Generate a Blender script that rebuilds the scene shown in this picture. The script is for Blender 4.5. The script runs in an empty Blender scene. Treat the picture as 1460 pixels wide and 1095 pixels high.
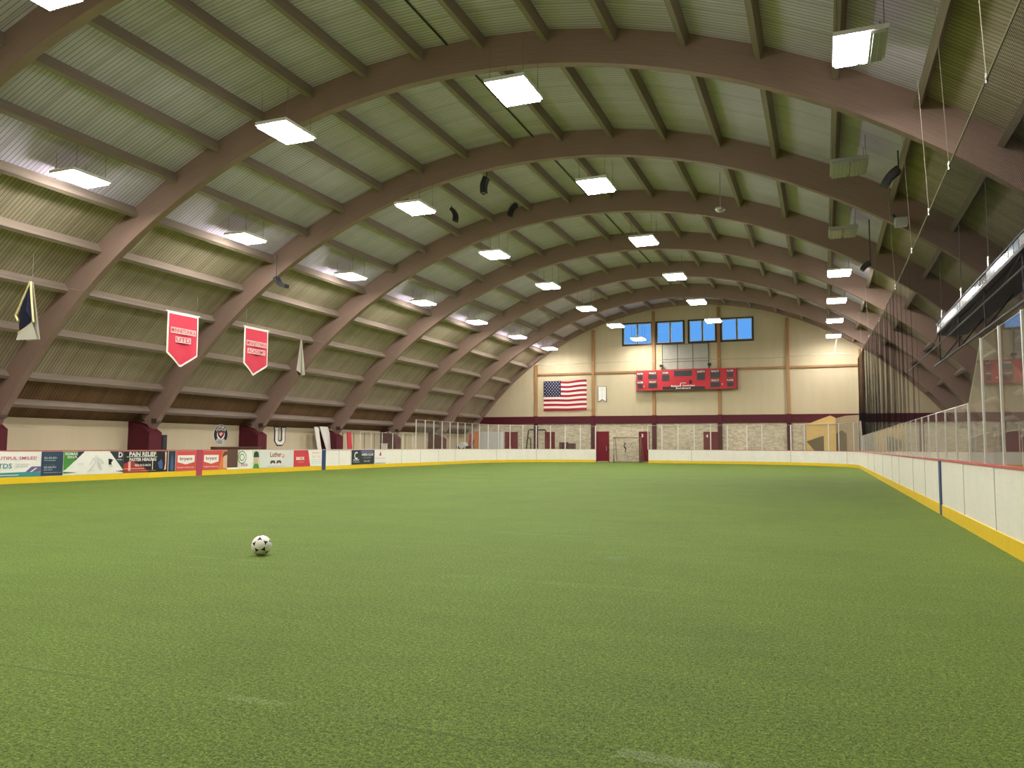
import bpy, math, random
from mathutils import Vector, Matrix
random.seed(7)
R_ = math.radians
scene = bpy.context.scene
COL = scene.collection

# ------------------------------------------------------------------ measured constants (metres)
CX, AA, ZC, BB, NN = -9.82382, 23.75553, -14.91748, 26.97938, 2.01268   # arch intrados
Y1, DY, YEND = 19.93725, 7.27136, 62.88
RX, LX, BH, YF = 2.072, -23.785, 1.055, 60.88                           # rink boards
EYE = 1.27
F, YAW, PITCH, ROLL = 1109.895, 0.37965, 0.07952, 0.00502
WL, WR = -29.4, 2*CX+29.4                                              # side walls
YN = -9.15                                                            # near wall
S_DECK, S_PUR = 1.036, 1.0222
CORNER = 8.5

def camera_axes():
    f = Vector((-math.sin(YAW)*math.cos(PITCH), math.cos(YAW)*math.cos(PITCH), math.sin(PITCH)))
    r = Vector((math.cos(YAW), math.sin(YAW), 0)); u = r.cross(f)
    rr = math.cos(ROLL)*r+math.sin(ROLL)*u; uu = -math.sin(ROLL)*r+math.cos(ROLL)*u
    return rr, uu, f
CR, CU, CF = camera_axes()
def ray(x, y): return CF+CR*((x-730)/F)-CU*((y-547.5)/F)
def onY(x, y, Y): d = ray(x, y); return Vector((0,0,EYE))+d*(Y/d.y)      # a pixel's point on a plane at depth Y
def onX(x, y, X): d = ray(x, y); return Vector((0,0,EYE))+d*(X/d.x)

def arch(s, deg, a=AA, b=BB):
    t = R_(deg); c, n = math.cos(t), math.sin(t)
    return (CX+s*a*math.copysign(abs(c)**(2/NN), c), ZC+s*b*abs(n)**(2/NN))

# ------------------------------------------------------------------ materials
def lin(c):
    return tuple((v/12.92 if v <= .04045 else ((v+.055)/1.055)**2.4) for v in c)
def hexc(h): return lin(tuple(int(h[i:i+2], 16)/255 for i in (0,2,4)))
class NT:
    def __init__(s, name):
        s.m = bpy.data.materials.new(name); s.m.use_nodes = True; s.t = s.m.node_tree; s.t.nodes.clear()
        s.out = s.n('ShaderNodeOutputMaterial')
    def n(s, k, **kw):
        n = s.t.nodes.new(k)
        for a, v in kw.items(): setattr(n, a, v)
        return n
    def l(s, a, b): s.t.links.new(a, b)
    def math(s, op, a, b=None, c=None):
        n = s.n('ShaderNodeMath', operation=op)
        for i, v in enumerate((a, b, c)):
            if v is None: continue
            if isinstance(v, (int, float)): n.inputs[i].default_value = v
            else: s.l(v, n.inputs[i])
        return n.outputs[0]
    def mix(s, fac, a, b, blend='MIX'):
        n = s.n('ShaderNodeMix', data_type='RGBA', blend_type=blend)
        for i, v in ((0, fac), (6, a), (7, b)):
            if isinstance(v, (int, float)): n.inputs[i].default_value = v
            elif isinstance(v, tuple): n.inputs[i].default_value = (*v[:3], 1)
            else: s.l(v, n.inputs[i])
        return n.outputs[2]
    def coord(s, scale=(1,1,1), kind='Object'):
        tc = s.n('ShaderNodeTexCoord'); mp = s.n('ShaderNodeMapping'); mp.inputs['Scale'].default_value = scale
        s.l(tc.outputs[kind], mp.inputs[0]); return mp.outputs[0]
    def noise(s, vec, scale, detail=3, rough=.5):
        n = s.n('ShaderNodeTexNoise'); n.inputs['Scale'].default_value = scale; n.inputs['Detail'].default_value = detail
        n.inputs['Roughness'].default_value = rough; s.l(vec, n.inputs['Vector']); return n.outputs['Fac']
    def ramp(s, fac, stops):
        n = s.n('ShaderNodeValToRGB'); e = n.color_ramp.elements
        while len(e) < len(stops): e.new(.5)
        for i, (p, c) in enumerate(stops): e[i].position = p; e[i].color = (*c, 1)
        s.l(fac, n.inputs[0]); return n.outputs[0]
    def bsdf(s, color, rough=.6, bump=None, dist=.01, strength=1.0, spec=.5, metal=0):
        b = s.n('ShaderNodeBsdfPrincipled')
        if isinstance(color, tuple): b.inputs['Base Color'].default_value = (*color, 1)
        else: s.l(color, b.inputs['Base Color'])
        if isinstance(rough, (int, float)): b.inputs['Roughness'].default_value = rough
        else: s.l(rough, b.inputs['Roughness'])
        b.inputs['Specular IOR Level'].default_value = spec; b.inputs['Metallic'].default_value = metal
        if bump is not None:
            k = s.n('ShaderNodeBump'); k.inputs['Distance'].default_value = dist; k.inputs['Strength'].default_value = strength
            s.l(bump, k.inputs['Height']); s.l(k.outputs[0], b.inputs['Normal'])
        s.l(b.outputs[0], s.out.inputs[0]); return b

def plain(name, col, rough=.55, var=.12, scale=3.0, metal=0, spec=.28):
    t = NT(name); v = t.coord(); f = t.noise(v, scale, 4)
    d = tuple(c*(1-var) for c in col); h = tuple(min(1, c*(1+var)) for c in col)
    t.bsdf(t.mix(f, d, h), rough, metal=metal, spec=spec); return t.m

def mat_turf():
    t = NT('turf'); v = t.coord()
    fine = t.noise(v, 95, 2, .65); grain = t.noise(v, 38, 3, .6); mid = t.noise(v, 5, 4, .6); big = t.noise(v, .55, 3, .5)
    st = t.coord((.35, 1.6, 1)); streak = t.noise(st, 2.2, 4, .6)
    g = t.math('ADD', t.math('MULTIPLY', fine, .62), t.math('MULTIPLY', grain, .38))
    c = t.ramp(g, [(.36, (.024,.044,.003)), (.5, (.094,.152,.014)), (.64, (.225,.312,.048))])
    p = t.math('ADD', t.math('MULTIPLY', mid, .36), t.math('ADD', t.math('MULTIPLY', big, .42), t.math('MULTIPLY', streak, .34)))
    pm = t.n('ShaderNodeMapRange'); pm.inputs[1].default_value = .34; pm.inputs[2].default_value = .80
    pm.inputs[3].default_value = .80; pm.inputs[4].default_value = 1.20; t.l(p, pm.inputs[0])
    sc = t.n('ShaderNodeVectorMath', operation='SCALE'); t.l(c, sc.inputs[0]); t.l(pm.outputs[0], sc.inputs['Scale'])
    sep = t.n('ShaderNodeSeparateXYZ'); t.l(v, sep.inputs[0]); X, Y = sep.outputs[0], sep.outputs[1]
    # joints between the turf rolls, a little wavy
    wob = t.math('MULTIPLY', t.math('SUBTRACT', t.noise(t.coord((1,.05,1)), .9, 3), .5), .10)
    fr = t.math('FRACT', t.math('DIVIDE', t.math('ADD', t.math('SUBTRACT', Y, 3.19), wob), 3.72))
    ds = t.math('MINIMUM', fr, t.math('SUBTRACT', 1.0, fr))
    seam = t.math('MULTIPLY', t.math('LESS_THAN', ds, .0040), t.math('MULTIPLY', t.math('GREATER_THAN', t.noise(v, 1.1, 3), .50), .40))
    c2 = t.mix(seam, sc.outputs[0], (.05,.085,.02))
    lightband = t.math('MULTIPLY', t.math('MULTIPLY', t.math('LESS_THAN', fr, .045), t.math('GREATER_THAN', fr, .006)),
                       t.math('MULTIPLY', t.math('GREATER_THAN', t.noise(v, 1.6, 3), .55), .07))
    c2 = t.mix(lightband, c2, (.25,.33,.12))
    # worn white line paint
    def mark(x0, x1, y0, y1, amt, colr):
        nonlocal c2
        w = t.math('MULTIPLY', t.math('SUBTRACT', t.noise(v, 22, 2), .5), .09)
        xx, yy = t.math('ADD', X, w), t.math('ADD', Y, w)
        m = t.math('MULTIPLY', t.math('MULTIPLY', t.math('GREATER_THAN', xx, x0), t.math('LESS_THAN', xx, x1)),
                   t.math('MULTIPLY', t.math('GREATER_THAN', yy, y0), t.math('LESS_THAN', yy, y1)))
        m = t.math('MULTIPLY', m, t.math('MULTIPLY', t.math('SUBTRACT', fine, .30), amt*3.2))
        m = t.math('MINIMUM', t.math('MAXIMUM', m, 0.0), .85)
        c2 = t.mix(m, c2, colr)
    mark(-2.80, -2.48, 3.21, 3.275, .15, (.50,.55,.36))
    mark(-.83, -.40, 3.235, 3.33, .18, (.55,.60,.42))
    mark(-2.36, -2.10, 8.70, 8.98, .12, (.24,.42,.30))
    pass
    t.bsdf(c2, .85, t.math('ADD', fine, t.math('MULTIPLY', grain, .6)), .014, .7, spec=.3)
    return t.m

def mat_deck(name, a, b, tone, stain):
    t = NT(name); v = t.coord(); sep = t.n('ShaderNodeSeparateXYZ'); t.l(v, sep.inputs[0]); Y = sep.outputs[1]
    q = t.math('DIVIDE', Y, .135); fr = t.math('FRACT', q)
    wn = t.n('ShaderNodeTexWhiteNoise', noise_dimensions='1D'); t.l(t.math('FLOOR', q), wn.inputs['W'])
    groove = t.math('LESS_THAN', fr, .20)
    joint = t.math('LESS_THAN', t.math('FRACT', t.math('DIVIDE', Y, 1.22)), .045)
    gr = t.noise(t.coord((1.2, 14, 1.2)), 1.0, 4, .6); blotch = t.noise(v, .55, 4, .6)
    base = t.mix(gr, a, b)
    base = t.mix(t.math('MULTIPLY', wn.outputs[0], .45), base, tone)
    st = t.n('ShaderNodeMapRange'); st.inputs[1].default_value = .48; st.inputs[2].default_value = .72; st.inputs[4].default_value = .55; t.l(blotch, st.inputs[0])
    base = t.mix(st.outputs[0], base, stain)
    base = t.mix(t.math('MULTIPLY', groove, .75), base, tuple(c*.42 for c in tone))
    base = t.mix(t.math('MULTIPLY', joint, .28), base, tuple(c*.32 for c in tone))
    t.bsdf(base, .75, t.math('SUBTRACT', 1.0, groove), .012, .5, spec=.2); return t.m

def mat_glulam():
    t = NT('glulam_timber'); uv = t.n('ShaderNodeUVMap'); mp = t.n('ShaderNodeMapping'); mp.inputs['Scale'].default_value = (.6, 14, 1)
    t.l(uv.outputs[0], mp.inputs[0]); g = t.noise(mp.outputs[0], 1.6, 5, .65)
    sep = t.n('ShaderNodeSeparateXYZ'); t.l(uv.outputs[0], sep.inputs[0])
    lam = t.math('LESS_THAN', t.math('FRACT', t.math('DIVIDE', sep.outputs[1], .042)), .10)
    b = t.noise(t.coord(), .5, 3)
    c = t.mix(g, (.235,.155,.128), (.40,.28,.228)); c = t.mix(t.math('MULTIPLY', b, .35), c, (.19,.11,.08))
    c = t.mix(t.math('MULTIPLY', lam, .35), c, (.11,.065,.048)); t.bsdf(c, .6, g, .004, .4, spec=.3); return t.m

def mat_wood(name, a, b, scale=(20, 1.2, 20), rough=.65):
    t = NT(name); g = t.noise(t.coord(scale), 1.0, 5, .6); t.bsdf(t.mix(g, a, b), rough, g, .003, .4, spec=.3); return t.m

def mat_block():
    t = NT('rough_block_wall'); v = t.coord((1, 1, 2.2)); n = t.noise(v, 3.0, 6, .75); n2 = t.noise(t.coord(), 1.1, 3)
    sep = t.n('ShaderNodeSeparateXYZ'); t.l(t.coord(), sep.inputs[0])
    br = t.n('ShaderNodeTexBrick'); br.inputs['Scale'].default_value = 1; br.inputs['Mortar Size'].default_value = .012
    br.inputs['Brick Width'].default_value = .42; br.inputs['Row Height'].default_value = .21
    cmb = t.n('ShaderNodeCombineXYZ'); t.l(t.math('ADD', sep.outputs[0], sep.outputs[1]), cmb.inputs[0]); t.l(sep.outputs[2], cmb.inputs[1]); t.l(cmb.outputs[0], br.inputs['Vector'])
    c = t.ramp(n, [(.30, (.34,.28,.19)), (.5, (.60,.52,.39)), (.68, (.84,.75,.59))]); c = t.mix(t.math('MULTIPLY', n2, .3), c, (.58,.50,.37))
    c = t.mix(t.math('MULTIPLY', br.outputs['Fac'], .25), c, (.50,.43,.32))
    t.bsdf(c, .85, n, .05, .9, spec=.15); return t.m

def mat_panel():
    t = NT('cream_wall_panel'); n = t.noise(t.coord((3, 3, .35)), .8, 4); g = t.noise(t.coord((24, 24, .3)), 1.0, 2)
    c = t.mix(n, (.52,.435,.29), (.61,.52,.36)); c = t.mix(t.math('MULTIPLY', g, .10), c, (.44,.37,.25)); t.bsdf(c, .7, spec=.2); return t.m

def mat_board(name, a, b, rough=.38, scuffs=.5):
    t = NT(name); v = t.coord(); n = t.noise(t.coord((2, 2, .8)), 1.3, 5, .65); s = t.noise(t.coord((1, 1, 7)), 2.6, 5, .7)
    c = t.mix(n, a, b)
    m = t.n('ShaderNodeMapRange'); m.inputs[1].default_value = .56; m.inputs[2].default_value = .74; m.inputs[4].default_value = scuffs; t.l(s, m.inputs[0])
    c = t.mix(m.outputs[0], c, tuple(x*.72 for x in a)); t.bsdf(c, rough, n, .004, .25); return t.m

def mat_glass(name, ior, haze, hazecol, wave=.0):
    t = NT(name); fr = t.n('ShaderNodeFresnel'); fr.inputs['IOR'].default_value = ior
    geo = t.n('ShaderNodeNewGeometry'); fac = t.math('MULTIPLY', fr.outputs[0], t.math('SUBTRACT', 1.0, geo.outputs['Backfacing']))
    gl = t.n('ShaderNodeBsdfGlossy'); gl.inputs['Roughness'].default_value = .015
    if wave:
        k = t.n('ShaderNodeBump'); k.inputs['Distance'].default_value = wave; k.inputs['Strength'].default_value = 1
        t.l(t.noise(t.coord((1, .8, .5)), .7, 1), k.inputs['Height']); t.l(k.outputs[0], gl.inputs['Normal'])
    tr = t.n('ShaderNodeBsdfTransparent'); tr.inputs[0].default_value = (.95,.96,.95,1)
    df = t.n('ShaderNodeBsdfDiffuse'); df.inputs[0].default_value = (*hazecol, 1)
    m1 = t.n('ShaderNodeMixShader'); sm = t.noise(t.coord((1, 1, .4)), 1.6, 4)
    t.l(t.math('MULTIPLY', sm, haze*2), m1.inputs[0]); t.l(tr.outputs[0], m1.inputs[1]); t.l(df.outputs[0], m1.inputs[2])
    m2 = t.n('ShaderNodeMixShader'); t.l(fac, m2.inputs[0]); t.l(m1.outputs[0], m2.inputs[1]); t.l(gl.outputs[0], m2.inputs[2])
    t.l(m2.outputs[0], t.out.inputs[0]); return t.m

def mat_net(name, op, col):
    t = NT(name); tr = t.n('ShaderNodeBsdfTransparent'); df = t.n('ShaderNodeBsdfDiffuse'); df.inputs[0].default_value = (*col, 1)
    v = t.coord(); sep = t.n('ShaderNodeSeparateXYZ'); t.l(v, sep.inputs[0])
    h = t.math('ADD', sep.outputs[0], sep.outputs[1])
    a = t.math('LESS_THAN', t.math('FRACT', t.math('DIVIDE', t.math('ADD', h, sep.outputs[2]), .05)), 1-(1-op)**.5)
    b = t.math('LESS_THAN', t.math('FRACT', t.math('DIVIDE', t.math('SUBTRACT', h, sep.outputs[2]), .05)), 1-(1-op)**.5)
    m = t.n('ShaderNodeMixShader'); t.l(t.math('MAXIMUM', a, b), m.inputs[0]); t.l(tr.outputs[0], m.inputs[1]); t.l(df.outputs[0], m.inputs[2])
    t.l(m.outputs[0], t.out.inputs[0]); return t.m

def mat_emit(name, col, s):
    t = NT(name); e = t.n('ShaderNodeEmission'); e.inputs[0].default_value = (*col, 1); e.inputs[1].default_value = s
    t.l(e.outputs[0], t.out.inputs[0]); return t.m

LAMP = 92
M = dict(
    turf=mat_turf(), deck=mat_deck('pale_roof_planks', (.64,.565,.755), (.775,.69,.895), (.55,.475,.61), (.52,.45,.55)), decktan=mat_deck('tan_roof_planks', (.38,.32,.235), (.56,.48,.375), (.30,.24,.165), (.26,.215,.14)), deckbrown=mat_deck('brown_roof_planks', (.21,.125,.065), (.31,.19,.105), (.16,.09,.045), (.13,.075,.04)), glulam=mat_glulam(), block=mat_block(), panel=mat_panel(),
    purlin=mat_wood('purlin_timber', (.20,.155,.13), (.36,.285,.235), (16, .5, 16)),
    post=mat_wood('post_timber', (.30,.155,.065), (.45,.25,.115), (14, 14, .6)),
    girt=mat_wood('girt_timber', (.27,.14,.06), (.42,.23,.11), (.6, 14, 14)),
    maroon=plain('maroon_paint', (.085,.009,.017), .6, .2, spec=.25), maroon_door=plain('maroon_door_paint', (.16,.012,.022), .4, .12),
    concrete=plain('concrete', (.36,.34,.31), .85, .2, 1.5),
    board=mat_board('white_board_plastic', (.75,.715,.645), (.89,.85,.775)), yellow=mat_board('yellow_kick_plastic', (.72,.45,.010), (.86,.60,.025), .4, .3),
    caprail=plain('red_cap_rail', (.50,.10,.10), .5), white=plain('white_paint', (.80,.79,.76), .45, .05), pink=plain('faded_cap', (.62,.45,.42), .5),
    steel=plain('galvanised_steel', (.55,.55,.53), .35, .1, 5, .6), alum=plain('pale_aluminium', (.70,.68,.64), .4, .05, 4, .3),
    black=plain('black_plastic', (.016,.016,.018), .5, .2), dark=plain('dark_metal', (.035,.035,.04), .45, .2), charcoal=plain('charcoal_display', (.030,.034,.038), .35, .25, 9),
    glass=mat_glass('rink_glass', 2.15, .07, (.62,.58,.52), .004), endglass=mat_glass('far_rink_glass', 1.35, .025, (.6,.57,.5)), wglass=mat_glass('window_glass', 1.7, .0, (.5,.5,.5)),
    net=mat_net('black_netting', .31, (.012,.012,.013)), endnet=mat_net('thin_netting', .03, (.1,.1,.1)), goalnet=mat_net('goal_netting', .13, (.30,.27,.22)),
    lamp=mat_emit('lamp_diffuser', (1, .965, .90), LAMP), lampoff=plain('unlit_diffuser', (.42,.44,.42), .25, .12),
    rope=plain('rope', (.36,.32,.25), .7), wire=plain('wire', (.18,.17,.15), .5), paleblue=mat_board('pale_reflection', (.60,.64,.68), (.80,.82,.84), .2),
    red=plain('red_print', (.62,.055,.075), .5, .1), scorered=plain('scoreboard_red', (.50,.030,.042), .6, .14, 1.2), bannerred=plain('red_felt', (.58,.042,.075), .8, .12, 2), bannerwhite=plain('white_felt', (.82,.79,.72), .8, .05), pinkfelt=plain('pale_letter_patch', (.74,.42,.42), .8, .06), darkredfelt=plain('dark_red_letter', (.40,.03,.06), .8),
    navyfelt=plain('navy_felt', (.018,.022,.055), .8, .2), goldfelt=plain('gold_edge', (.70,.60,.30), .8), flagred=plain('flag_red', (.33,.012,.025), .7, .1), flagwhite=plain('flag_white', (.80,.68,.64), .7, .05), flagblue=plain('flag_blue', (.010,.016,.055), .7, .1),
    navy=plain('navy_print', (.035,.060,.105), .4, .1), teal=plain('teal_print', (.055,.27,.28), .4, .1), purple=plain('purple_print', (.15,.12,.27), .4), magenta=plain('magenta_print', (.58,.09,.20), .5), grey=plain('grey_print', (.36,.36,.38), .5), lightgrey=plain('light_grey_print', (.66,.67,.64), .4, .05), green=plain('green_print', (.075,.27,.055), .4, .12), offwhite=plain('off_white_print', (.80,.78,.74), .4, .04), blackprint=plain('black_print', (.022,.020,.022), .4, .2), glowred=plain('glow_red_print', (.36,.045,.035), .4, .3, 5), pinkprint=plain('pink_print', (.78,.42,.38), .4, .1), blue=plain('blue_print', (.055,.12,.30), .4, .15), bryantred=plain('warm_red_print', (.62,.085,.075), .4, .08), orange=plain('orange_print', (.68,.20,.055), .5, .1), skin=plain('skin_print', (.62,.40,.29), .5, .1), brownprint=plain('brown_print', (.11,.065,.04), .5), lutherred=plain('dark_red_print', (.27,.025,.035), .5), palegreen=plain('pale_green_print', (.52,.66,.42), .5, .1), brickred=plain('brick_red_print', (.56,.05,.065), .45, .1), slate=plain('slate_print', (.030,.042,.055), .4, .15), stripeblue=plain('line_blue', (.035,.06,.16), .4, .15), stripered=plain('line_red', (.42,.06,.10), .4, .2),
    brownwood=mat_wood('brown_board', (.085,.045,.028), (.15,.085,.055), (3, 3, 8)), plywood=mat_wood('plywood', (.62,.40,.14), (.78,.54,.22), (2, 2, 5)), tan=mat_wood('tan_sheet', (.36,.27,.16), (.48,.37,.24), (2, 2, 5)), darktan=plain('dark_tan', (.16,.12,.065), .7), planks=mat_wood('white_planks', (.62,.58,.52), (.80,.77,.71), (8, 8, .6)),
    ballwhite=plain('ball_white', (.84,.82,.79), .35, .04, 20), ballblack=plain('ball_black', (.012,.012,.012), .35), shoe=plain('dark_steel_shoe', (.07,.045,.038), .6), boardgrey=plain('grey_grid_board', (.43,.405,.345), .6), strip_blue=mat_board('blue_reflection', (.30,.38,.52), (.45,.54,.68), .2), strip_dark=mat_board('dark_reflection', (.10,.11,.12), (.18,.19,.20), .2), goalpost=plain('goal_post_paint', (.26,.15,.12), .5), brownred=plain('brown_red', (.12,.05,.045), .6), greenpipe=plain('green_pipe', (.025,.05,.03), .4), rodgrey=plain('rod_grey', (.22,.21,.20), .5), windowframe=plain('dark_window_frame', (.035,.038,.042), .4), sash=plain('white_sash', (.74,.80,.84), .4), chrome=plain('chrome', (.7,.7,.7), .25, .05, 4, .9), speaker=plain('speaker_black', (.022,.024,.028), .55, .2, 8),
)

# ------------------------------------------------------------------ mesh helpers
class MB:
    def __init__(s): s.v = []; s.f = []; s.mi = []; s.uv = None
    def quad(s, *pts, mi=0):
        b = len(s.v); s.v += [tuple(p) for p in pts]; s.f.append(tuple(range(b, b+len(pts)))); s.mi.append(mi)
    def box(s, x0, x1, y0, y1, z0, z1, mi=0):
        b = len(s.v); s.v += [(x,y,z) for z in (z0,z1) for y in (y0,y1) for x in (x0,x1)]
        for f in ((0,2,3,1),(4,5,7,6),(0,1,5,4),(2,6,7,3),(0,4,6,2),(1,3,7,5)): s.f.append(tuple(b+i for i in f)); s.mi.append(mi)
    def obox(s, o, U, V, N, u0, u1, v0, v1, n0, n1, mi=0):
        b = len(s.v); o = Vector(o)
        s.v += [tuple(o+U*u+V*v+N*n) for n in (n0,n1) for v in (v0,v1) for u in (u0,u1)]
        for f in ((0,2,3,1),(4,5,7,6),(0,1,5,4),(2,6,7,3),(0,4,6,2),(1,3,7,5)): s.f.append(tuple(b+i for i in f)); s.mi.append(mi)
    def prism(s, pts, o, U, V, N, n0, n1, mi=0):
        o = Vector(o); b = len(s.v); k = len(pts)
        for n in (n0, n1): s.v += [tuple(o+U*p[0]+V*p[1]+N*n) for p in pts]
        s.f.append(tuple(b+i for i in reversed(range(k)))); s.f.append(tuple(b+k+i for i in range(k))); s.mi += [mi, mi]
        for i in range(k): j = (i+1) % k; s.f.append((b+i, b+j, b+k+j, b+k+i)); s.mi.append(mi)
    def tube(s, path, r, seg=8, mi=0, cap=True):
        path = [Vector(p) for p in path]; rings = []
        for i, p in enumerate(path):
            d = (path[min(i+1, len(path)-1)]-path[max(i-1, 0)]).normalized()
            a = d.cross(Vector((0,0,1)) if abs(d.z) < .9 else Vector((1,0,0))).normalized(); b_ = d.cross(a)
            rr = r[i] if isinstance(r, (list, tuple)) else r
            b = len(s.v); rings.append(b)
            s.v += [tuple(p+(a*math.cos(2*math.pi*k/seg)+b_*math.sin(2*math.pi*k/seg))*rr) for k in range(seg)]
        for r0, r1 in zip(rings, rings[1:]):
            for k in range(seg): s.f.append((r0+k, r0+(k+1) % seg, r1+(k+1) % seg, r1+k)); s.mi.append(mi)
        if cap:
            s.f.append(tuple(rings[0]+k for k in reversed(range(seg)))); s.f.append(tuple(rings[-1]+k for k in range(seg))); s.mi += [mi, mi]
    def build(s, name, mats, parent=None, smooth=False, loc=None):
        me = bpy.data.meshes.new(name)
        vs = s.v
        if loc is not None: L = Vector(loc); vs = [tuple(Vector(v)-L) for v in s.v]
        me.from_pydata(vs, [], s.f); 
        if not isinstance(mats, (list, tuple)): mats = [mats]
        for m in mats: me.materials.append(m)
        me.polygons.foreach_set('material_index', s.mi)
        if smooth: me.polygons.foreach_set('use_smooth', [True]*len(s.f))
        if s.uv:
            l = me.uv_layers.new(name='UVMap')
            for i, lp in enumerate(me.loops): l.data[i].uv = s.uv[lp.vertex_index]
        me.update()
        o = bpy.data.objects.new(name, me); COL.objects.link(o)
        if loc is not None: o.location = loc
        if parent is not None: o.parent = parent
        return o
def tag(o, label, cat, group=None, kind=None):
    o['label'] = label; o['category'] = cat
    if group: o['group'] = group
    if kind: o['kind'] = kind
    return o
def empty(name, label, cat, loc=(0,0,0), group=None):
    o = bpy.data.objects.new(name, None); COL.objects.link(o); o.location = loc; o.empty_display_size = .1
    return tag(o, label, cat, group)
def part(name, mb, mat, parent, smooth=False):
    """part given in world coordinates under a parent that may stand elsewhere"""
    o = mb.build(name, mat, None, smooth, loc=tuple(parent.location)); o.parent = parent
    o.location = (0,0,0); return o
def struct(name, mb, mat):
    o = mb.build(name, mat); o['kind'] = 'structure'; return o
def copy_tree(o, parent=None):
    c = o.copy(); COL.objects.link(c); c.parent = parent
    for ch in list(o.children): copy_tree(ch, c)
    return c
VX, VY, VZ = Vector((1,0,0)), Vector((0,1,0)), Vector((0,0,1))
_dg = None
def text_into(mb, s, o, U, V, N, uc, vc, w, h, d=.004, mi=0, shear=0, bold=0):
    """lettering as mesh, centred at (uc, vc), fitted to w x h"""
    cu = bpy.data.curves.new('lettering', 'FONT'); cu.body = s; cu.resolution_u = 2; cu.offset = bold; cu.shear = shear
    ob = bpy.data.objects.new('lettering', cu); COL.objects.link(ob)
    me = ob.to_mesh(); vs = [v.co.copy() for v in me.vertices]
    x0, x1 = min(v.x for v in vs), max(v.x for v in vs); y0, y1 = min(v.y for v in vs), max(v.y for v in vs)
    sx = w/max(x1-x0, 1e-6); sy = h/max(y1-y0, 1e-6); o = Vector(o); b = len(mb.v)
    for v in vs: mb.v.append(tuple(o+U*(uc+(v.x-(x0+x1)/2)*sx)+V*(vc+(v.y-(y0+y1)/2)*sy)+N*d))
    for p in me.polygons: mb.f.append(tuple(b+i for i in p.vertices)); mb.mi.append(mi)
    ob.to_mesh_clear(); bpy.data.objects.remove(ob); bpy.data.curves.remove(cu)

# ================================================================== SETTING
ANG = [39.6]+[90+2.27+4.54*k for k in range(-11, 11)]+[140.4]
m = MB(); m.quad((WL-.3, YN, 0), (WR+.3, YN, 0), (WR+.3, YEND, 0), (WL-.3, YEND, 0)); 
m2 = MB()
def rink_outline(off=0.0, n=10):
    x0, x1, y0, y1 = LX-off, RX+off, -8.2, YF+off
    c = CORNER+off; pts = [(x1, y0), (x1, y1-c)]
    pts += [(x1-c+c*math.cos(t), y1-c+c*math.sin(t)) for t in [math.pi/2*i/n for i in range(1, n+1)]]
    pts += [(x0+c-c*math.sin(t), y1-c+c*math.cos(t)) for t in [math.pi/2*i/n for i in range(0, n+1)]]
    pts += [(x0, y0)]
    return pts
m2.quad(*[(x, y, .0) for x, y in rink_outline(.02)])
# the goal bay behind the opening in the far boards is turfed too
m2.quad((-16.95, YF, .0), (-12.75, YF, .0), (-12.75, YEND-.02, .0), (-16.95, YEND-.02, .0))
floor = MB(); floor.box(WL-.3, WR+.3, YN, YEND+.3, -.25, -.012)
fl = struct('floor', floor, M['concrete'])
o = m2.build('artificial_turf', M['turf'], fl)

# roof deck
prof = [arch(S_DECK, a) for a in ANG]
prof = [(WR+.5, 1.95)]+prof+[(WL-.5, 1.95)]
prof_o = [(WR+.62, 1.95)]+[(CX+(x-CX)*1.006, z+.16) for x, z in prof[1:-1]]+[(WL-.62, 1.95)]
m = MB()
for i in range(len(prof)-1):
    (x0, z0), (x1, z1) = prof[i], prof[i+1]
    m.quad((x0, YN-.3, z0), (x1, YN-.3, z1), (x1, YEND+.3, z1), (x0, YEND+.3, z0), mi=2 if (z0+z1)/2 < 4.0 else 1 if (z0+z1)/2 < 9.35 else 0)  # plank colour steps with height: pale at the crown, then tan, brown lowest
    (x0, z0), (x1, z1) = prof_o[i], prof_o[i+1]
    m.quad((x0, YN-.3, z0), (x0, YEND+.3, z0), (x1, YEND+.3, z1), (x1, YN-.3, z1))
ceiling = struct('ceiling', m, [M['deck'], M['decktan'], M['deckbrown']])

RW = .27
RIBY = [Y1-RW+DY*(k-1) for k in range(-3, 8)]   # near face of every arch; RIBY[4] is the first full one
def purlin_into(m, a, y0, y1):
    (x0, z0), (x1, z1) = arch(S_PUR, a), arch(S_DECK+.001, a)
    d = Vector((x1-x0, 0, z1-z0)); L = d.length; d.normalize(); t = Vector((d.z, 0, -d.x))
    m.obox((x0, 0, z0), t, VY, d, -.075, .075, y0, y1, 0, L)
rest = MB(); n = 0
order = [4, 5, 6, 3, 7, 8, 9, 2, 1, 0]
PA = [a for a in ANG if arch(S_PUR, a)[1] > 2.0]
for b in order:
    y0 = RIBY[b]+RW-.01; y1 = RIBY[b+1]+.01 if b+1 < len(RIBY)-1 else YEND-.5
    for a in PA:
        if b in (3, 4, 5, 6) and n < 96 and not (b == 3 and a > 135):
            q = MB(); purlin_into(q, a, y0, y1); q.build('purlin', M['purlin'], ceiling); n += 1
        else: purlin_into(rest, a, y0, y1)
o = rest.build('purlin', M['purlin'], ceiling); o['kind'] = 'stuff'
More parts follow.
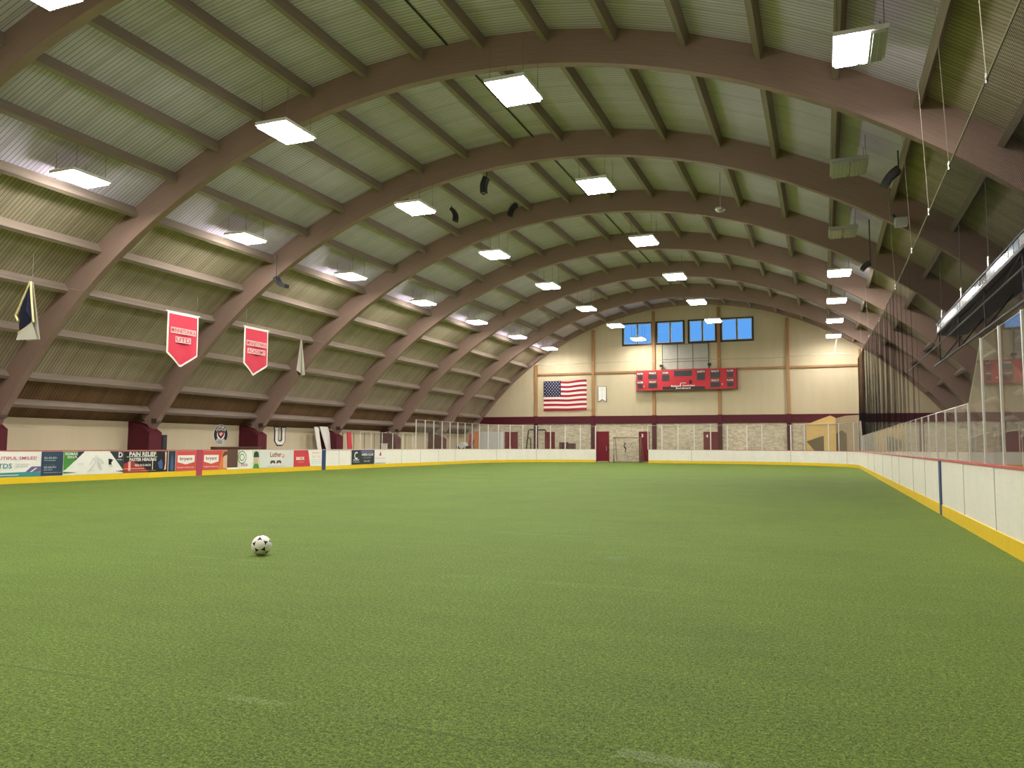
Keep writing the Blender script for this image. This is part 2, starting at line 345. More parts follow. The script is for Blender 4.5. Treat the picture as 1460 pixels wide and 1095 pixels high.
def arch_beam(y0, w, s0, s1, a=AA, b=BB, lo=38.5, hi=141.5):
    m = MB(); m.uv = []; N = 72; A_ = [lo+(hi-lo)*i/N for i in range(N+1)]
    L = 0; prev = None; rows = []
    for d in A_:
        p0 = arch(s0, d, a, b); p1 = arch(s1, d, a, b)
        if prev: L += math.hypot(p0[0]-prev[0], p0[1]-prev[1])
        prev = p0; rows.append((p0, p1, L))
    dep = 1.0*(s1-s0)*25
    for (p0, p1, L0), (q0, q1, L1) in zip(rows, rows[1:]):
        for pts, uvs in (
            (((p0[0], y0, p0[1]), (p1[0], y0, p1[1]), (q1[0], y0, q1[1]), (q0[0], y0, q0[1])), ((L0,0),(L0,dep),(L1,dep),(L1,0))),
            (((p0[0], y0+w, p0[1]), (q0[0], y0+w, q0[1]), (q1[0], y0+w, q1[1]), (p1[0], y0+w, p1[1])), ((L0,0),(L1,0),(L1,dep),(L0,dep))),
            (((p0[0], y0, p0[1]), (q0[0], y0, q0[1]), (q0[0], y0+w, q0[1]), (p0[0], y0+w, p0[1])), ((L0,.02),(L1,.02),(L1,.03),(L0,.03))),
            (((p1[0], y0, p1[1]), (p1[0], y0+w, p1[1]), (q1[0], y0+w, q1[1]), (q1[0], y0, q1[1])), ((L0,dep),(L0,dep),(L1,dep),(L1,dep)))):
            m.quad(*pts); m.uv += list(uvs)
    for (p0, p1, L0) in (rows[0], rows[-1]):
        m.quad((p0[0], y0, p0[1]), (p0[0], y0+w, p0[1]), (p1[0], y0+w, p1[1]), (p1[0], y0, p1[1])); m.uv += [(L0,0),(L0,.1),(L0,.2),(L0,.1)]
    return m
rib_label = {
    0: 'curved timber arch beam behind the camera, close to the near wall', 1: 'curved timber arch beam just behind the camera', 2: 'curved timber arch beam high overhead, beyond the top edge of the photo',
    3: 'big curved timber arch beam cutting across the top left corner of the photo',
    4: 'nearest complete curved timber arch, its left leg rising behind the navy and white pennant',
    5: 'second complete curved timber arch from the camera, its leg rising beside the red pennant',
    6: 'third complete curved timber arch from the camera, rising behind the folded white pennant',
    7: 'fourth complete curved timber arch from the camera, foot beside the leaning white planks',
    8: 'fifth complete curved timber arch from the camera, foot just before the tall left glass',
    9: 'sixth curved timber arch, last full one before the far wall',
    10: 'dark end arch frame edging the cream far wall under the roof'}
for k, y in enumerate(RIBY):
    if k < 10: o = arch_beam(y, RW, 1.0, S_DECK).build('arch_beam', M['glulam'])
    else: o = arch_beam(YEND-.42, .36, 1.0, 1.02, 24.223, 27.566, 40, 140).build('arch_beam', M['glulam'])
    tag(o, rib_label[k], 'beam', 'laminated timber roof arches', 'thing')
    if k < 10:
        for s in (1, -1):       # a steel shoe at each foot
            q = MB(); x, z = arch(1.005, 140.6); x = CX-s*(CX-x)
            q.box(x-.15, x+.15, y-.02, y+RW+.02, z-.12, z+.09); q.build('steel_shoe', M['shoe'], o)

# walls
def side_wall(name, x, s):
    m = MB(); m.box(min(x, x-s*.2), max(x, x-s*.2), YN, YEND, -.02, 2.30); w = struct(name, m, M['panel'])
    q = MB(); q.box(min(x, x+s*.012), max(x, x+s*.012), YN, YEND, 1.93, 1.97); q.build('wall_batten', M['panel'], w)
    for k, y in enumerate(RIBY[:10]):
        q = MB(); pr = [(0, -.01), (1.28, -.01), (1.28, 1.80), (.98, 1.98), (.62, 2.12), (0, 2.30)]
        q.prism(pr, (x, y-.42, 0), VX*s, VZ, VY, 0, .72); q.build('buttress', M['maroon'], w)
    return w
wall_left = side_wall('wall_left', WL, 1); wall_right = side_wall('wall_right', WR, -1)
def roof_z(x, s=S_DECK+.004):
    c = abs(x-CX)/(s*AA); return ZC+s*BB*max(0, 1-c**NN)**(1/NN) if c < 1 else 0
m = MB()
xs = [WL-.4+i*(WR-WL+.8)/60 for i in range(61)]
for a, b in zip(xs, xs[1:]): m.quad((a, YN, 0), (a, YN, max(2.2, roof_z(a)+.1)), (b, YN, max(2.2, roof_z(b)+.1)), (b, YN, 0))
struct('wall_near', m, M['panel'])

WIN = [(-15.13, -12.84), (-12.35, -10.27), (-9.76, -7.74), (-7.23, -4.94)]; WZ0, WZ1 = 9.69, 11.36
m = MB(); T = .22
xs = sorted(set([WL-.4+i*(WR-WL+.8)/80 for i in range(81)]+[v for w in WIN for v in w]))
xs = [x for x in xs if not any(w[0] < x < w[1] for w in WIN)]
for a, b in zip(xs, xs[1:]):
    ta, tb = max(2.3, roof_z(a)+.05), max(2.3, roof_z(b)+.05); hole = (a, b) in WIN
    for z0a, z0b, z1a, z1b in ([(3.3, 3.3, WZ0, WZ0), (WZ1, WZ1, ta, tb)] if hole else [(min(3.3, ta), min(3.3, tb), ta, tb)]):
        m.quad((a, YEND, z0a), (b, YEND, z0b), (b, YEND, z1b), (a, YEND, z1a))
        m.quad((a, YEND+T, z0a), (a, YEND+T, z1a), (b, YEND+T, z1b), (b, YEND+T, z0b))
    if hole:
        m.quad((a, YEND, WZ0), (a, YEND+T, WZ0), (b, YEND+T, WZ0), (b, YEND, WZ0)); m.quad((a, YEND, WZ1), (b, YEND, WZ1), (b, YEND+T, WZ1), (a, YEND+T, WZ1))
        m.quad((a, YEND, WZ0), (a, YEND, WZ1), (a, YEND+T, WZ1), (a, YEND+T, WZ0)); m.quad((b, YEND, WZ0), (b, YEND+T, WZ0), (b, YEND+T, WZ1), (b, YEND, WZ1))
wall_far = struct('wall_far', m, M['panel'])
q = MB(); q.box(WL-.3, WR+.3, YEND-.02, YEND+T, 0, 3.18); q.build('block_wall', M['block'], wall_far)
q = MB(); q.box(WL+.5, WR-.5, YEND-.14, YEND+.01, 3.16, 3.79); q.build('maroon_band', M['maroon'], wall_far)
POSTS = [-22.81, -17.75, -12.65, -7.48, -2.36, 2.72]
for x in POSTS:
    q = MB(); top = roof_z(x, 1.02)-.1; q.box(x-.12, x+.12, YEND-.16, YEND+.01, 3.78, top); q.build('timber_post', M['post'], wall_far)
    q = MB(); q.box(x-.17, x+.17, YEND-.19, YEND, 0, 3.82); q.build('maroon_post', M['maroon'], wall_far)
edges = [-26.4]+POSTS+[6.4]
for a, b in zip(POSTS, POSTS[1:]):
    q = MB(); q.box(a+.12, b-.12, YEND-.12, YEND+.01, 7.31, 7.47); q.build('timber_girt', M['girt'], wall_far)
for a, b in zip(POSTS[1:], POSTS[2:]):
    q = MB(); q.box(a+.12, b-.12, YEND-.035, YEND+.01, 9.50, 9.56); q.build('sheathing_joint', M['panel'], wall_far)
for i, (a, b) in enumerate(WIN):
    m = MB(); y0, y1 = YEND-.05, YEND+.10
    for bx in ((a-.13, b+.13, WZ0-.15, WZ0), (a-.13, b+.13, WZ1, WZ1+.10), (a-.13, a, WZ0, WZ1), (b, b+.13, WZ0, WZ1)): m.box(bx[0], bx[1], y0, y1, bx[2], bx[3])
    w = struct('window_%d' % (i+1), m, M['windowframe'])
    c = (a+b)/2; q = MB(); q.box(c-.03, c+.03, YEND-.02, y1, WZ0, WZ1); q.build('mullion', M['windowframe'], w)
    for u0, u1 in ((a, c-.03), (c+.03, b)):
        q = MB(); e = .055
        for bx in ((u0, u1, WZ0, WZ0+e), (u0, u1, WZ1-e, WZ1), (u0, u0+e, WZ0+e, WZ1-e), (u1-e, u1, WZ0+e, WZ1-e)): q.box(bx[0], bx[1], YEND+.0, YEND+.08, bx[2], bx[3])
        s_ = q.build('window_sash', M['sash'], w)
        q = MB(); q.quad((u0+e, YEND+.04, WZ0+e), (u1-e, YEND+.04, WZ0+e), (u1-e, YEND+.04, WZ1-e), (u0+e, YEND+.04, WZ1-e)); q.build('pane', M['wglass'], w)

def door(i, x0, x1, z1, num=None, hx=None):
    m = MB(); m.box(x0, x1, YEND-.07, YEND-.015, .08, z1); d = struct('door_%d' % i, m, M['maroon_door'])
    q = MB(); e = .07
    for bx in ((x0-e, x0, 0, z1+e), (x1, x1+e, 0, z1+e), (x0, x1, z1, z1+e)): q.box(bx[0], bx[1], YEND-.09, YEND-.01, bx[2], bx[3])
    q.build('door_frame', M['maroon_door'], d)
    if hx is not None:
        q = MB(); q.tube([(hx, YEND-.14, 1.0), (hx, YEND-.14, 1.22)], .018); q.box(hx-.03, hx+.03, YEND-.13, YEND-.07, .95, 1.28); q.build('door_handle', M['chrome'], d)
    if num:
        q = MB(); text_into(q, num, (0, YEND-.072, 0), VX, VZ, -VY, (x0+.20), z1-.26, .17, .27, .003, bold=.03); q.build('door_number', M['white'], d)
door(1, -17.42, -16.48, 2.44, hx=-16.62)
door(2, -13.84, -13.14, 2.43, '3')
door(3, -8.69, -7.66, 2.40, '4')
door(4, -21.95, -21.20, 2.41)
door(5, -25.62, -24.58, 2.42, hx=-25.1)

# ================================================================== RINK BOARDS
def run_from(pts, z0, z1, t, mat, name, parent, out=True):
    """a vertical wall strip of thickness t following pts (outside of the rink)"""
    m = MB(); P = [Vector((x, y, 0)) for x, y in pts]; off = []
    for i, p in enumerate(P):
        d = (P[min(i+1, len(P)-1)]-P[max(i-1, 0)]).normalized(); off.append(Vector((d.y, -d.x, 0)))
    for i in range(len(P)-1):
        a, b = P[i], P[i+1]; a2, b2 = a+off[i]*t, b+off[i+1]*t
        for q in ((a, b, b+VZ*(z1-z0), a+VZ*(z1-z0)), (b2, a2, a2+VZ*(z1-z0), b2+VZ*(z1-z0)), (a+VZ*(z1-z0), b+VZ*(z1-z0), b2+VZ*(z1-z0), a2+VZ*(z1-z0)), (a, a2, b2, b)):
            m.quad(*[v+VZ*z0 for v in q])
    for p, o_, in ((P[0], off[0]), (P[-1], off[-1])):
        m.quad(p+VZ*z0, p+o_*t+VZ*z0, p+o_*t+VZ*z1, p+VZ*z1)
    return m.build(name, mat, parent)
def boards(pts, label, seams=(), cap='caprail', stripes=()):
    root = empty('dasher_boards', label, 'rink boards', (pts[0][0], pts[0][1], 0), 'white rink boards around the turf')
    loc = Vector((pts[0][0], pts[0][1], 0)); pl = [(x-loc.x, y-loc.y) for x, y in pts]
    run_from(pl, .20, BH-.03, .10, M['board'], 'board_panel', root)
    inner = []; P = [Vector((x, y, 0)) for x, y in pl]
    for i, p in enumerate(P):
        d = (P[min(i+1, len(P)-1)]-P[max(i-1, 0)]).normalized(); inner.append((p.x-d.y*.014, p.y+d.x*.014))
    run_from(inner, 0, .205, .12, M['yellow'], 'kick_plate', root)
    run_from([(x, y) for x, y in inner], BH-.03, BH, .14, M[cap], 'cap_rail', root)
    def strip(name, a, b, mat, z0=.205, z1=BH-.035, d=.006):
        q = MB(); a, b = Vector((*a, 0)), Vector((*b, 0)); u = (b-a).normalized(); nn = Vector((-u.y, u.x, 0))
        q.obox(a-loc, u, VZ, nn, 0, (b-a).length, z0, z1, -.01, d); q.build(name, mat, root)
    for a, b in seams: strip('panel_seam', a, b, M['grey'])
    for a, b, mt in stripes: strip('painted_line', a, b, M[mt], .0, BH-.02, .022)
    return root
arcR = [(RX-CORNER+CORNER*math.cos(t), YF-CORNER+CORNER*math.sin(t)) for t in [math.pi/2*i/12 for i in range(13)]]
TG = math.asin((LX+CORNER+16.95)/CORNER)        # the gate gap cuts the left corner arc short
arcL = [(LX+CORNER-CORNER*math.sin(t), YF-CORNER+CORNER*math.cos(t)) for t in [TG+(math.pi/2-TG)*i/12 for i in range(13)]]
def cseam(arc, i): 
    a, b = Vector(arc[i]), Vector(arc[i+1]); d = (b-a).normalized(); return (tuple(a), tuple(a+d*.03))
YS = YF-CORNER
boards([(RX, -8.2), (RX, YS)], 'long white rink boards along the right side, with a dark blue line',
       [((RX, y), (RX, y+.018)) for y in (2.1, 4.54, 6.98, 9.42, 11.86, 14.3, 19.4, 21.9, 25.80, 28.3, 32.6, 38, 43)], 'caprail', [((RX, 16.84), (RX, 17.08), 'stripeblue')])
boards(arcR, 'curved white rink boards at the far right corner by the plywood booth', [cseam(arcR, 3), cseam(arcR, 8)], 'caprail')
boards([(RX-CORNER, YF), (-12.75, YF)], 'straight white rink boards on the far side, right of the goal', [((x, YF), (x-.03, YF)) for x in (-9.4,)], 'pink')
boards(arcL, 'curved white rink boards at the far left corner, ending at the goal gap', [cseam(arcL, 5), cseam(arcL, 9)], 'pink')
boards([(LX, YS), (LX, 27.42)], 'white rink boards along the left side beyond the gate gap',
       [((LX, y), (LX, y-.02)) for y in (49, 46.5, 44, 41.6, 35.0, 36.1)], 'pink', [((LX, 33.79), (LX, 33.47), 'stripeblue')])
boards([(LX, 26.66), (LX, -8.2)], 'white rink boards along the left side before the gate gap',
       [((LX, 13.9), (LX, 13.88))], 'caprail', [((LX, 25.20), (LX, 24.88), 'stripered')])
q = MB(); q.box(LX-.10, LX+.014, 26.66, 27.42, 0, .205); o = q.build('gate_sill', M['yellow']); tag(o, 'low yellow sill closing the foot of the gate gap in left boards', 'sill', kind='thing')
q = MB(); q.box(LX-.10, LX+.004, 26.67, 27.41, .205, .28); q.build('sill_cap', M['white'], o)

# ================================================================== RINK GLASS
def glass_run(label, pts, z1, mat, pw=.05, tops=None, postmat='alum', open_=False):
    """posts at every point, a pane between each two; tops gives the pane height at every point"""
    root = empty('rink_glass', label, 'glass barrier', (pts[0][0], pts[0][1], BH), 'clear rink glass on the boards')
    L = Vector((pts[0][0], pts[0][1], BH)); tops = tops or [z1]*len(pts)
    for i, (x, y) in enumerate(pts):
        a = Vector(pts[max(i-1, 0)]); b = Vector(pts[min(i+1, len(pts)-1)]); d = (b-a).normalized(); u = Vector((d.x, d.y, 0)); nn = Vector((d.y, -d.x, 0))
        q = MB(); q.obox(Vector((x, y, BH))-L, u, VZ, nn, -pw/2, pw/2, 0, tops[i]-BH, .042, .072); q.build('glass_post', M[postmat], root)
    for i in range(len(pts)-1):
        a, b = Vector((*pts[i], BH))-L, Vector((*pts[i+1], BH))-L; d = (b-a).normalized(); nn = Vector((d.y, -d.x, 0))*.055
        q = MB(); h0, h1 = tops[i]-BH-.01, tops[i+1]-BH-.01; g = d*.02; th = nn.normalized()*.012
        c = [a+g+nn, b-g+nn, b-g+nn+VZ*h1, a+g+nn+VZ*h0]; c2 = [v+th for v in c]
        q.quad(*c[::-1]); q.quad(*c2)
        for j in range(4): k = (j+1) % 4; q.quad(c[j], c[k], c2[k], c2[j])
        me = q.build('glass_pane', mat, root)
        cap = MB(); cap.tube([c[3]+th*.5, c[2]+th*.5], .008, 4); cap.build('pane_edge', M['alum'], me)
    return root
TALL, LOW = 2.84, 1.98
ysr = [13.99+1.243*i for i in range(0, 30)]
glass_run('long run of low rink glass on the right boards, catching grey reflections', [(RX, y) for y in ysr], LOW, M['glass'], .03)
glass_run('tall rink glass nearest the camera on the right, mirroring the red scoreboard', [(RX, y) for y in (-5, -2.5, 0, 2.5, 5, 7.5, 8.9, 10.24, 11.50, 12.73, 13.96)], TALL, M['glass'], .05, [TALL]*10+[LOW])
ptsR = [(RX, 50.1), (RX, 51.3)]+[arcR[i] for i in (1, 2, 4, 5, 7, 8, 10, 11)]
glass_run('tall rink glass curving round the far right corner before the plywood booth', ptsR, 2.90, M['endglass'], .08, [LOW]+[2.9]*9)
xr = [RX-CORNER-.3-i*1.24 for i in range(5)]+[-12.78]
glass_run('tall rink glass on the far boards right of the goal', [(x, YF) for x in xr], 2.95, M['endglass'], .07)
def path_pts(path, step):
    out = [path[0]]; acc = 0
    for a, b in zip(path, path[1:]):
        a, b = Vector(a), Vector(b); L = (b-a).length; t = step-acc
        while t <= L: out.append(tuple(a+(b-a)*t/L)); t += step
        acc = L-(t-step)
    return out
arcLf = [(LX+CORNER-CORNER*math.sin(t), YF-CORNER+CORNER*math.cos(t)) for t in [TG+.004+(math.pi/2-TG-.004)*i/40 for i in range(41)]]
far_left = path_pts(arcLf+[(LX, YS), (LX, 43.15)], 1.21)
seen = []
for p in far_left:
    if not seen or (Vector(p)-Vector(seen[-1])).length > .3: seen.append(p)
glass_run('tall rink glass wrapping the far left corner, left of the goal', seen, 2.91, M['endglass'], .08)
glass_run('low rink glass on the left boards between dark advert and tall corner glass', [(LX, y) for y in (43.0, 41.8, 40.6, 39.4, 38.2, 37.1)], 2.02, M['endglass'], .045)

# ================================================================== LAMPS
def make_light(lit=True):
    root = empty('ceiling_light', '', 'ceiling light', (0,0,0), 'panel lights under the arched roof')
    q = MB()       # tray open below
    w, l, h = .50, .66, .09
    q.box(-w, w, -l, l, .03, h); 
    for bx in ((-w, -w+.03, -l, l), (w-.03, w, -l, l), (-w+.03, w-.03, -l, -l+.03), (-w+.03, w-.03, l-.03, l)): q.box(bx[0], bx[1], bx[2], bx[3], .0, .03)
    q.build('housing', M['white'] if lit else M['steel'], root)
    for x0, x1 in ((-.45, -.03), (.03, .45)):
        q = MB(); q.box(x0, x1, -.61, .61, -.058, .026); q.build('diffuser', M['lamp'] if lit else M['lampoff'], root)  # glowing sides hang below the tray, added to throw light up at the roof
    q = MB()
    for i in range(9): x = -.44+.11*i; q.tube([(x, -.63, -.066), (x, .63, -.066)], .004, 4)
    q.build('wire_guard', M['steel'], root)
    for x in (-.42, .42):
        for y in (-.5, .5):
            q = MB(); q.tube([(x, y, h), (x, y, h+.9)], .008, 4); q.build('hanger_wire', M['wire'], root)
    return root
lit_proto = make_light(True); off_proto = make_light(False)
used = {True: False, False: False}
ORD = ['nearest', 'second', 'third', 'fourth', 'fifth', 'sixth', 'farthest']
ROWS = [('far left row', -20.66, 9.27, 16.50), ('centre-left row', -13.39, 9.77, 16.85), ('crown row under the roof ridge', -6.66, 9.73, 16.73), ('right-hand row', .88, 9.30, 16.60)]
for rn, x, z, y0 in ROWS:
    for k in range(-3, 7):  # lamps before the nearest are unseen, added to brighten the near turf
        if (k == 6 and rn.startswith('crown')) or (k < -1 and rn.startswith('right')) or (k < -2 and rn.startswith('far')): continue
        lit = not (rn == 'right-hand row' and k in (1, 2)); pr = lit_proto if lit else off_proto
        if used[lit]: o = copy_tree(pr)
        else: o = pr; used[lit] = True
        o.location = (x, y0+DY*k, z)
        if k == 0 and rn.startswith('right'):      # this one burns on its left side only
            d = [c for c in o.children if c.name.startswith('diffuser')]; d = max(d, key=lambda c: max(v.co.x for v in c.data.vertices))
            q = MB(); q.box(.03, .16, -.61, .61, -.058, .026); d.data = q.build('diffuser', M['lamp']).data; bpy.data.objects.remove([c for c in COL.objects if c.data == d.data and c != d][0])
            q = MB(); q.box(.165, .45, -.61, .61, -.058, .026); q.build('dark_diffuser', M['lampoff'], o)
        dz = roof_z(x, S_DECK)-z-.09
        for ch in o.children:
            if ch.name.startswith('hanger_wire'): ch.scale.z = 1; ch.location.z = 0
        if k >= 0:
            od = ORD[k] if not (rn.startswith('crown') and k == 5) else 'farthest'
            o['label'] = ('lit white panel light, %s from the camera in the %s' if lit else 'unlit grey panel light, %s from the camera in the %s') % (od, rn)
            if k == 0 and rn.startswith('right'): o['label'] = 'panel light at upper right, its right side unlit, nearest of the right-hand row'
        else: o['label'] = 'added unseen panel light %s in the %s' % (['overhead, past the photo top edge,', 'almost above the camera', 'behind the camera'][-k-1], rn.replace(' under the roof ridge',''))

# ================================================================== BALL
def ball(loc):
    me = bpy.data.meshes.new('soccer_ball'); import bmesh
    bm = bmesh.new(); bmesh.ops.create_icosphere(bm, subdivisions=6, radius=.112)
    g = (1+5**.5)/2; ax = [Vector(v).normalized() for s in (1,-1) for t in (1,-1) for v in ((0,s,t*g),(s,t*g,0),(t*g,0,s))]
    # one white circle faces the camera, a little to the left; patches around it
    tow = (Vector((0,0,EYE))-Vector(loc)).normalized(); rt = VZ.cross(tow).normalized(); up = tow.cross(rt)
    e3 = (tow-rt*.20+up*.06).normalized(); e1 = (rt*math.cos(R_(131))+up*math.sin(R_(131))); e1 = (e1-e3*e1.dot(e3)).normalized(); e2 = e3.cross(e1)
    b3 = ax[0]; nb = min(ax, key=lambda v: abs(v.dot(b3)-.4472)); b1 = (nb-b3*nb.dot(b3)).normalized(); b2 = b3.cross(b1)
    ax = [e1*v.dot(b1)+e2*v.dot(b2)+e3*v.dot(b3) for v in ax]; lim = math.cos(R_(29.8))
    for f in bm.faces:
        c = f.calc_center_median().normalized(); near = sorted(ax, key=lambda a: -c.dot(a)); f.smooth = True
        v = (near[0]+near[1]+near[2]).normalized()        # the point where three circles meet
        f.material_index = 1 if c.dot(near[0]) < lim and c.dot(v) > math.cos(R_(14.5)) else 0
    for v in bm.verts:          # a faint stitched seam round every panel
        d = max(v.co.normalized().dot(a) for a in ax)
        if abs(d-math.cos(R_(31.7))) < .004: v.co *= .992
    bm.to_mesh(me); bm.free(); me.materials.append(M['ballwhite']); me.materials.append(M['ballblack'])
    o = bpy.data.objects.new('soccer_ball', me); COL.objects.link(o); o.location = loc
    tag(o, 'white soccer ball with black three-pointed patches lying on the green turf', 'ball')
ball((-6.06, 7.40, .113))

# ================================================================== ADVERTS ON THE LEFT BOARDS
AZ0, AZ1 = .215, BH-.045
class Ad:
    def __init__(s, y0, y1, label, back, z0=AZ0, z1=AZ1):
        s.w, s.h = y1-y0, z1-z0; s.o = Vector((LX+.004, y0, z0)); s.k = 0
        q = MB(); q.obox(Vector((0,0,0)), VY, VZ, VX, 0, s.w, 0, s.h, 0, .008)
        s.root = q.build('advertising_board', M[back]); s.root.location = s.o; tag(s.root, label, 'advert board', 'adverts on the left boards')
    def _lay(s): s.k += 1; return .008+.0012*s.k
    def poly(s, name, pts, mat):
        q = MB(); d = s._lay(); q.prism([(u*s.w, v*s.h) for u, v in pts], (0,0,0), VY, VZ, VX, d-.004, d); return q.build(name, M[mat], s.root)
    def rect(s, name, u0, u1, v0, v1, mat): return s.poly(name, [(u0,v0),(u1,v0),(u1,v1),(u0,v1)], mat)
    def disc(s, name, u, v, r, mat, r0=0, n=28, a0=0, a1=360):
        q = MB(); d = s._lay(); A_ = [R_(a0+(a1-a0)*i/n) for i in range(n+1)]
        for t0, t1 in zip(A_, A_[1:]):
            P = lambda t, rr: Vector((d, u*s.w+rr*math.cos(t), v*s.h+rr*math.sin(t)))
            if r0: q.quad(P(t0,r0), P(t0,r), P(t1,r), P(t1,r0))
            else: q.quad(P(t0,0), P(t0,r), P(t1,r))
        return q.build(name, M[mat], s.root)
    def text(s, t, u, v, w, h, mat, shear=0, bold=0, name='lettering'):
        q = MB(); d = s._lay(); text_into(q, t, (0,0,0), VY, VZ, VX, u*s.w, v*s.h, w*s.w, h*s.h, d, 0, shear, bold); return q.build(name, M[mat], s.root)

a = Ad(15.4, 18.06, 'white advert with pink headline and teal foot, at the left edge of the photo', 'offwhite')
a.poly('purple_swoosh', [(.80,.18),(.88,.40),(1,.40),(1,.18)], 'purple'); a.poly('white_swoosh', [(.86,.18),(.93,.34),(.955,.34),(.885,.18)], 'offwhite')
a.poly('teal_foot', [(0,0),(1,0),(1,.17),(.8,.19),(0,.14)], 'teal'); a.rect('foot_line', .1, .72, .06, .09, 'offwhite')
a.text('FOR BEAUTIFUL SMILES!', .56, .745, .76, .13, 'magenta', bold=.015); a.text('TDS', .545, .44, .17, .20, 'teal', bold=.02)
a.text('THE DENTAL\nSPECIALISTS', .76, .45, .18, .15, 'grey')
a = Ad(18.07, 18.86, 'narrow navy advert of white text lines beside the pink-headline advert', 'navy')
for v, w, h, mt in ((.86,.70,.035,'teal'),(.74,.58,.08,'offwhite'),(.64,.52,.05,'lightgrey'),(.46,.5,.04,'teal'),(.35,.55,.08,'offwhite'),(.25,.38,.05,'lightgrey'),(.13,.80,.045,'lightgrey')):
    a.text({.74:'952-476-5511', .64:'Minnetonka', .35:'952-938-7711', .25:'Eden Prairie', .86:'Two locations to serve you', .46:'Call us today', .13:'thedentalspecialists.com'}[v], .12+w/2, v, w, h, mt)
a = Ad(18.88, 21.29, 'green, white and black advert with white trapezoid and skating figure sketch', 'offwhite')
a.poly('green_field', [(0,.18),(0,1),(.17,1),(.10,.62),(.03,.28)], 'green'); a.poly('green_wedge', [(.17,1),(.33,1),(.03,.22),(0,.2),(.0,.3)], 'green'); a.poly('dark_wedge', [(.22,1),(.33,1),(.17,.58)], 'slate')
a.poly('slate_field', [(.75,1),(1,1),(1,.16)], 'slate'); a.poly('green_foot', [(0,.15),(.22,.10),(0,.06)], 'green'); a.poly('slate_foot', [(.85,.10),(1,.13),(1,.06)], 'slate')
a.text('RE/MAX', .12, .90, .20, .12, 'offwhite', bold=.02); a.text('RESULTS', .13, .76, .15, .10, 'offwhite', bold=.02)
a.text('D', .945, .84, .075, .24, 'offwhite', bold=.03); a.text('DANGELO', .93, .62, .10, .06, 'offwhite')
a.poly('state_outline', [(.735,.66),(.775,.66),(.80,.62),(.82,.64),(.785,.50),(.78,.46),(.80,.40),(.74,.40)], 'blackprint')
for pts in ([(.50,.82),(.53,.84),(.545,.78),(.515,.76)], [(.47,.72),(.56,.76),(.60,.60),(.57,.50),(.50,.52)], [(.46,.70),(.48,.70),(.43,.40),(.41,.42)], [(.58,.68),(.60,.68),(.66,.48),(.64,.46)], [(.50,.52),(.53,.52),(.44,.16),(.41,.18)], [(.56,.50),(.59,.50),(.64,.18),(.60,.18)], [(.38,.16),(.50,.18),(.50,.15),(.38,.13)]): a.poly('figure_sketch', pts, 'lightgrey')
a.text('CALL DAN', .265, .46, .09, .06, 'grey'); a.text('952 555 0199', .255, .34, .08, .05, 'lightgrey'); a.text('EDINA', .78, .33, .06, .04, 'grey')
a = Ad(21.31, 23.38, 'black pain relief advert with white capitals and a red glow', 'blackprint')
a.poly('red_glow', [(0,0),(.55,0),(.45,.24),(.18,.55),(.0,.42)], 'glowred'); a.rect('pink_glow', .10, .15, .1, .52, 'pinkprint'); a.rect('glow_line', 0, .45, .17, .20, 'pinkprint')
a.text('PAIN RELIEF', .415, .86, .60, .20, 'offwhite', bold=.03); a.rect('rule', .06, .74, .725, .745, 'offwhite'); a.text('FASTER HEALING', .42, .61, .60, .15, 'offwhite', bold=.03)
a.text('952-913-0676', .42, .34, .36, .10, 'offwhite', bold=.02); a.text('www.painreliefmn.com', .40, .08, .62, .07, 'pinkprint'); a.rect('divider', .632, .645, .12, .60, 'offwhite')
a.poly('blue_figure', [(.76,.45),(.84,.62),(.88,.40),(.87,.14),(.80,.16)], 'blue'); a.poly('pale_arm', [(.92,.96),(.965,.96),(.955,.10),(.91,.08),(.935,.40)], 'pinkprint')
a = Ad(23.42, 23.76, 'narrow dark blue advert strip between black and red adverts', 'slate'); a.poly('blue_figure', [(.30,.04),(.75,.04),(.70,.55),(.50,.85),(.30,.45)], 'blue')
def bryant(y0, y1, label, man):
    a = Ad(y0, y1, label, 'bryantred'); r = .70 if man else 1.0
    a.poly('white_crest', [(.08*r,.78),(.92*r,.78),(.92*r,.44),(.5*r,.32),(.08*r,.44)], 'offwhite'); a.text('bryant', .50*r, .59, .62*r, .22, 'lutherred', bold=.02)
    a.text('Heating & Cooling Systems', .50*r, .17, .84*r, .085, 'offwhite', bold=.01)
    if man:
        a.poly('orange_field', [(.62,0),(1,0),(1,1),(.80,1),(.74,.5)], 'orange'); a.poly('portrait_face', [(.84,.10),(1,.05),(1,.80),(.90,.82),(.84,.60)], 'skin'); a.poly('portrait_hair', [(.80,.62),(.86,.72),(1,.78),(1,.97),(.88,.95),(.81,.80)], 'brownprint')
    return a
bryant(23.79, 24.86, 'red advert with white crest, left of the red painted line', False)
bryant(25.22, 26.64, 'red advert with white crest and bearded face, right of the red painted line', True)
a = Ad(27.44, 28.73, 'white and green advert with ring logo and capped face, right of the gate gap', 'offwhite')
a.poly('green_field', [(.62,0),(1,0),(1,1),(.58,1),(.66,.5)], 'palegreen'); a.disc('green_ring', .10, .63, .28, 'green', .24); a.disc('green_ring', .10, .63, .16, 'green', .12); a.text('nto', .22, .22, .32, .18, 'lutherred', bold=.01)
a.poly('portrait_face', [(.72,.28),(.92,.28),(.94,.66),(.70,.66)], 'skin'); a.poly('portrait_cap', [(.68,.62),(.96,.62),(.92,.90),(.80,.97),(.70,.88)], 'slate'); a.poly('portrait_shirt', [(.66,0),(.98,0),(.92,.26),(.72,.26)], 'green')
a = Ad(28.75, 31.16, 'pale grey advert with dark red script and small car picture', 'lightgrey')
a.text('Luther', .46, .77, .34, .30, 'lutherred', bold=.02); a.disc('swirl', .69, .68, .085, 'orange', .05); a.disc('swirl', .66, .62, .05, 'orange', .02)
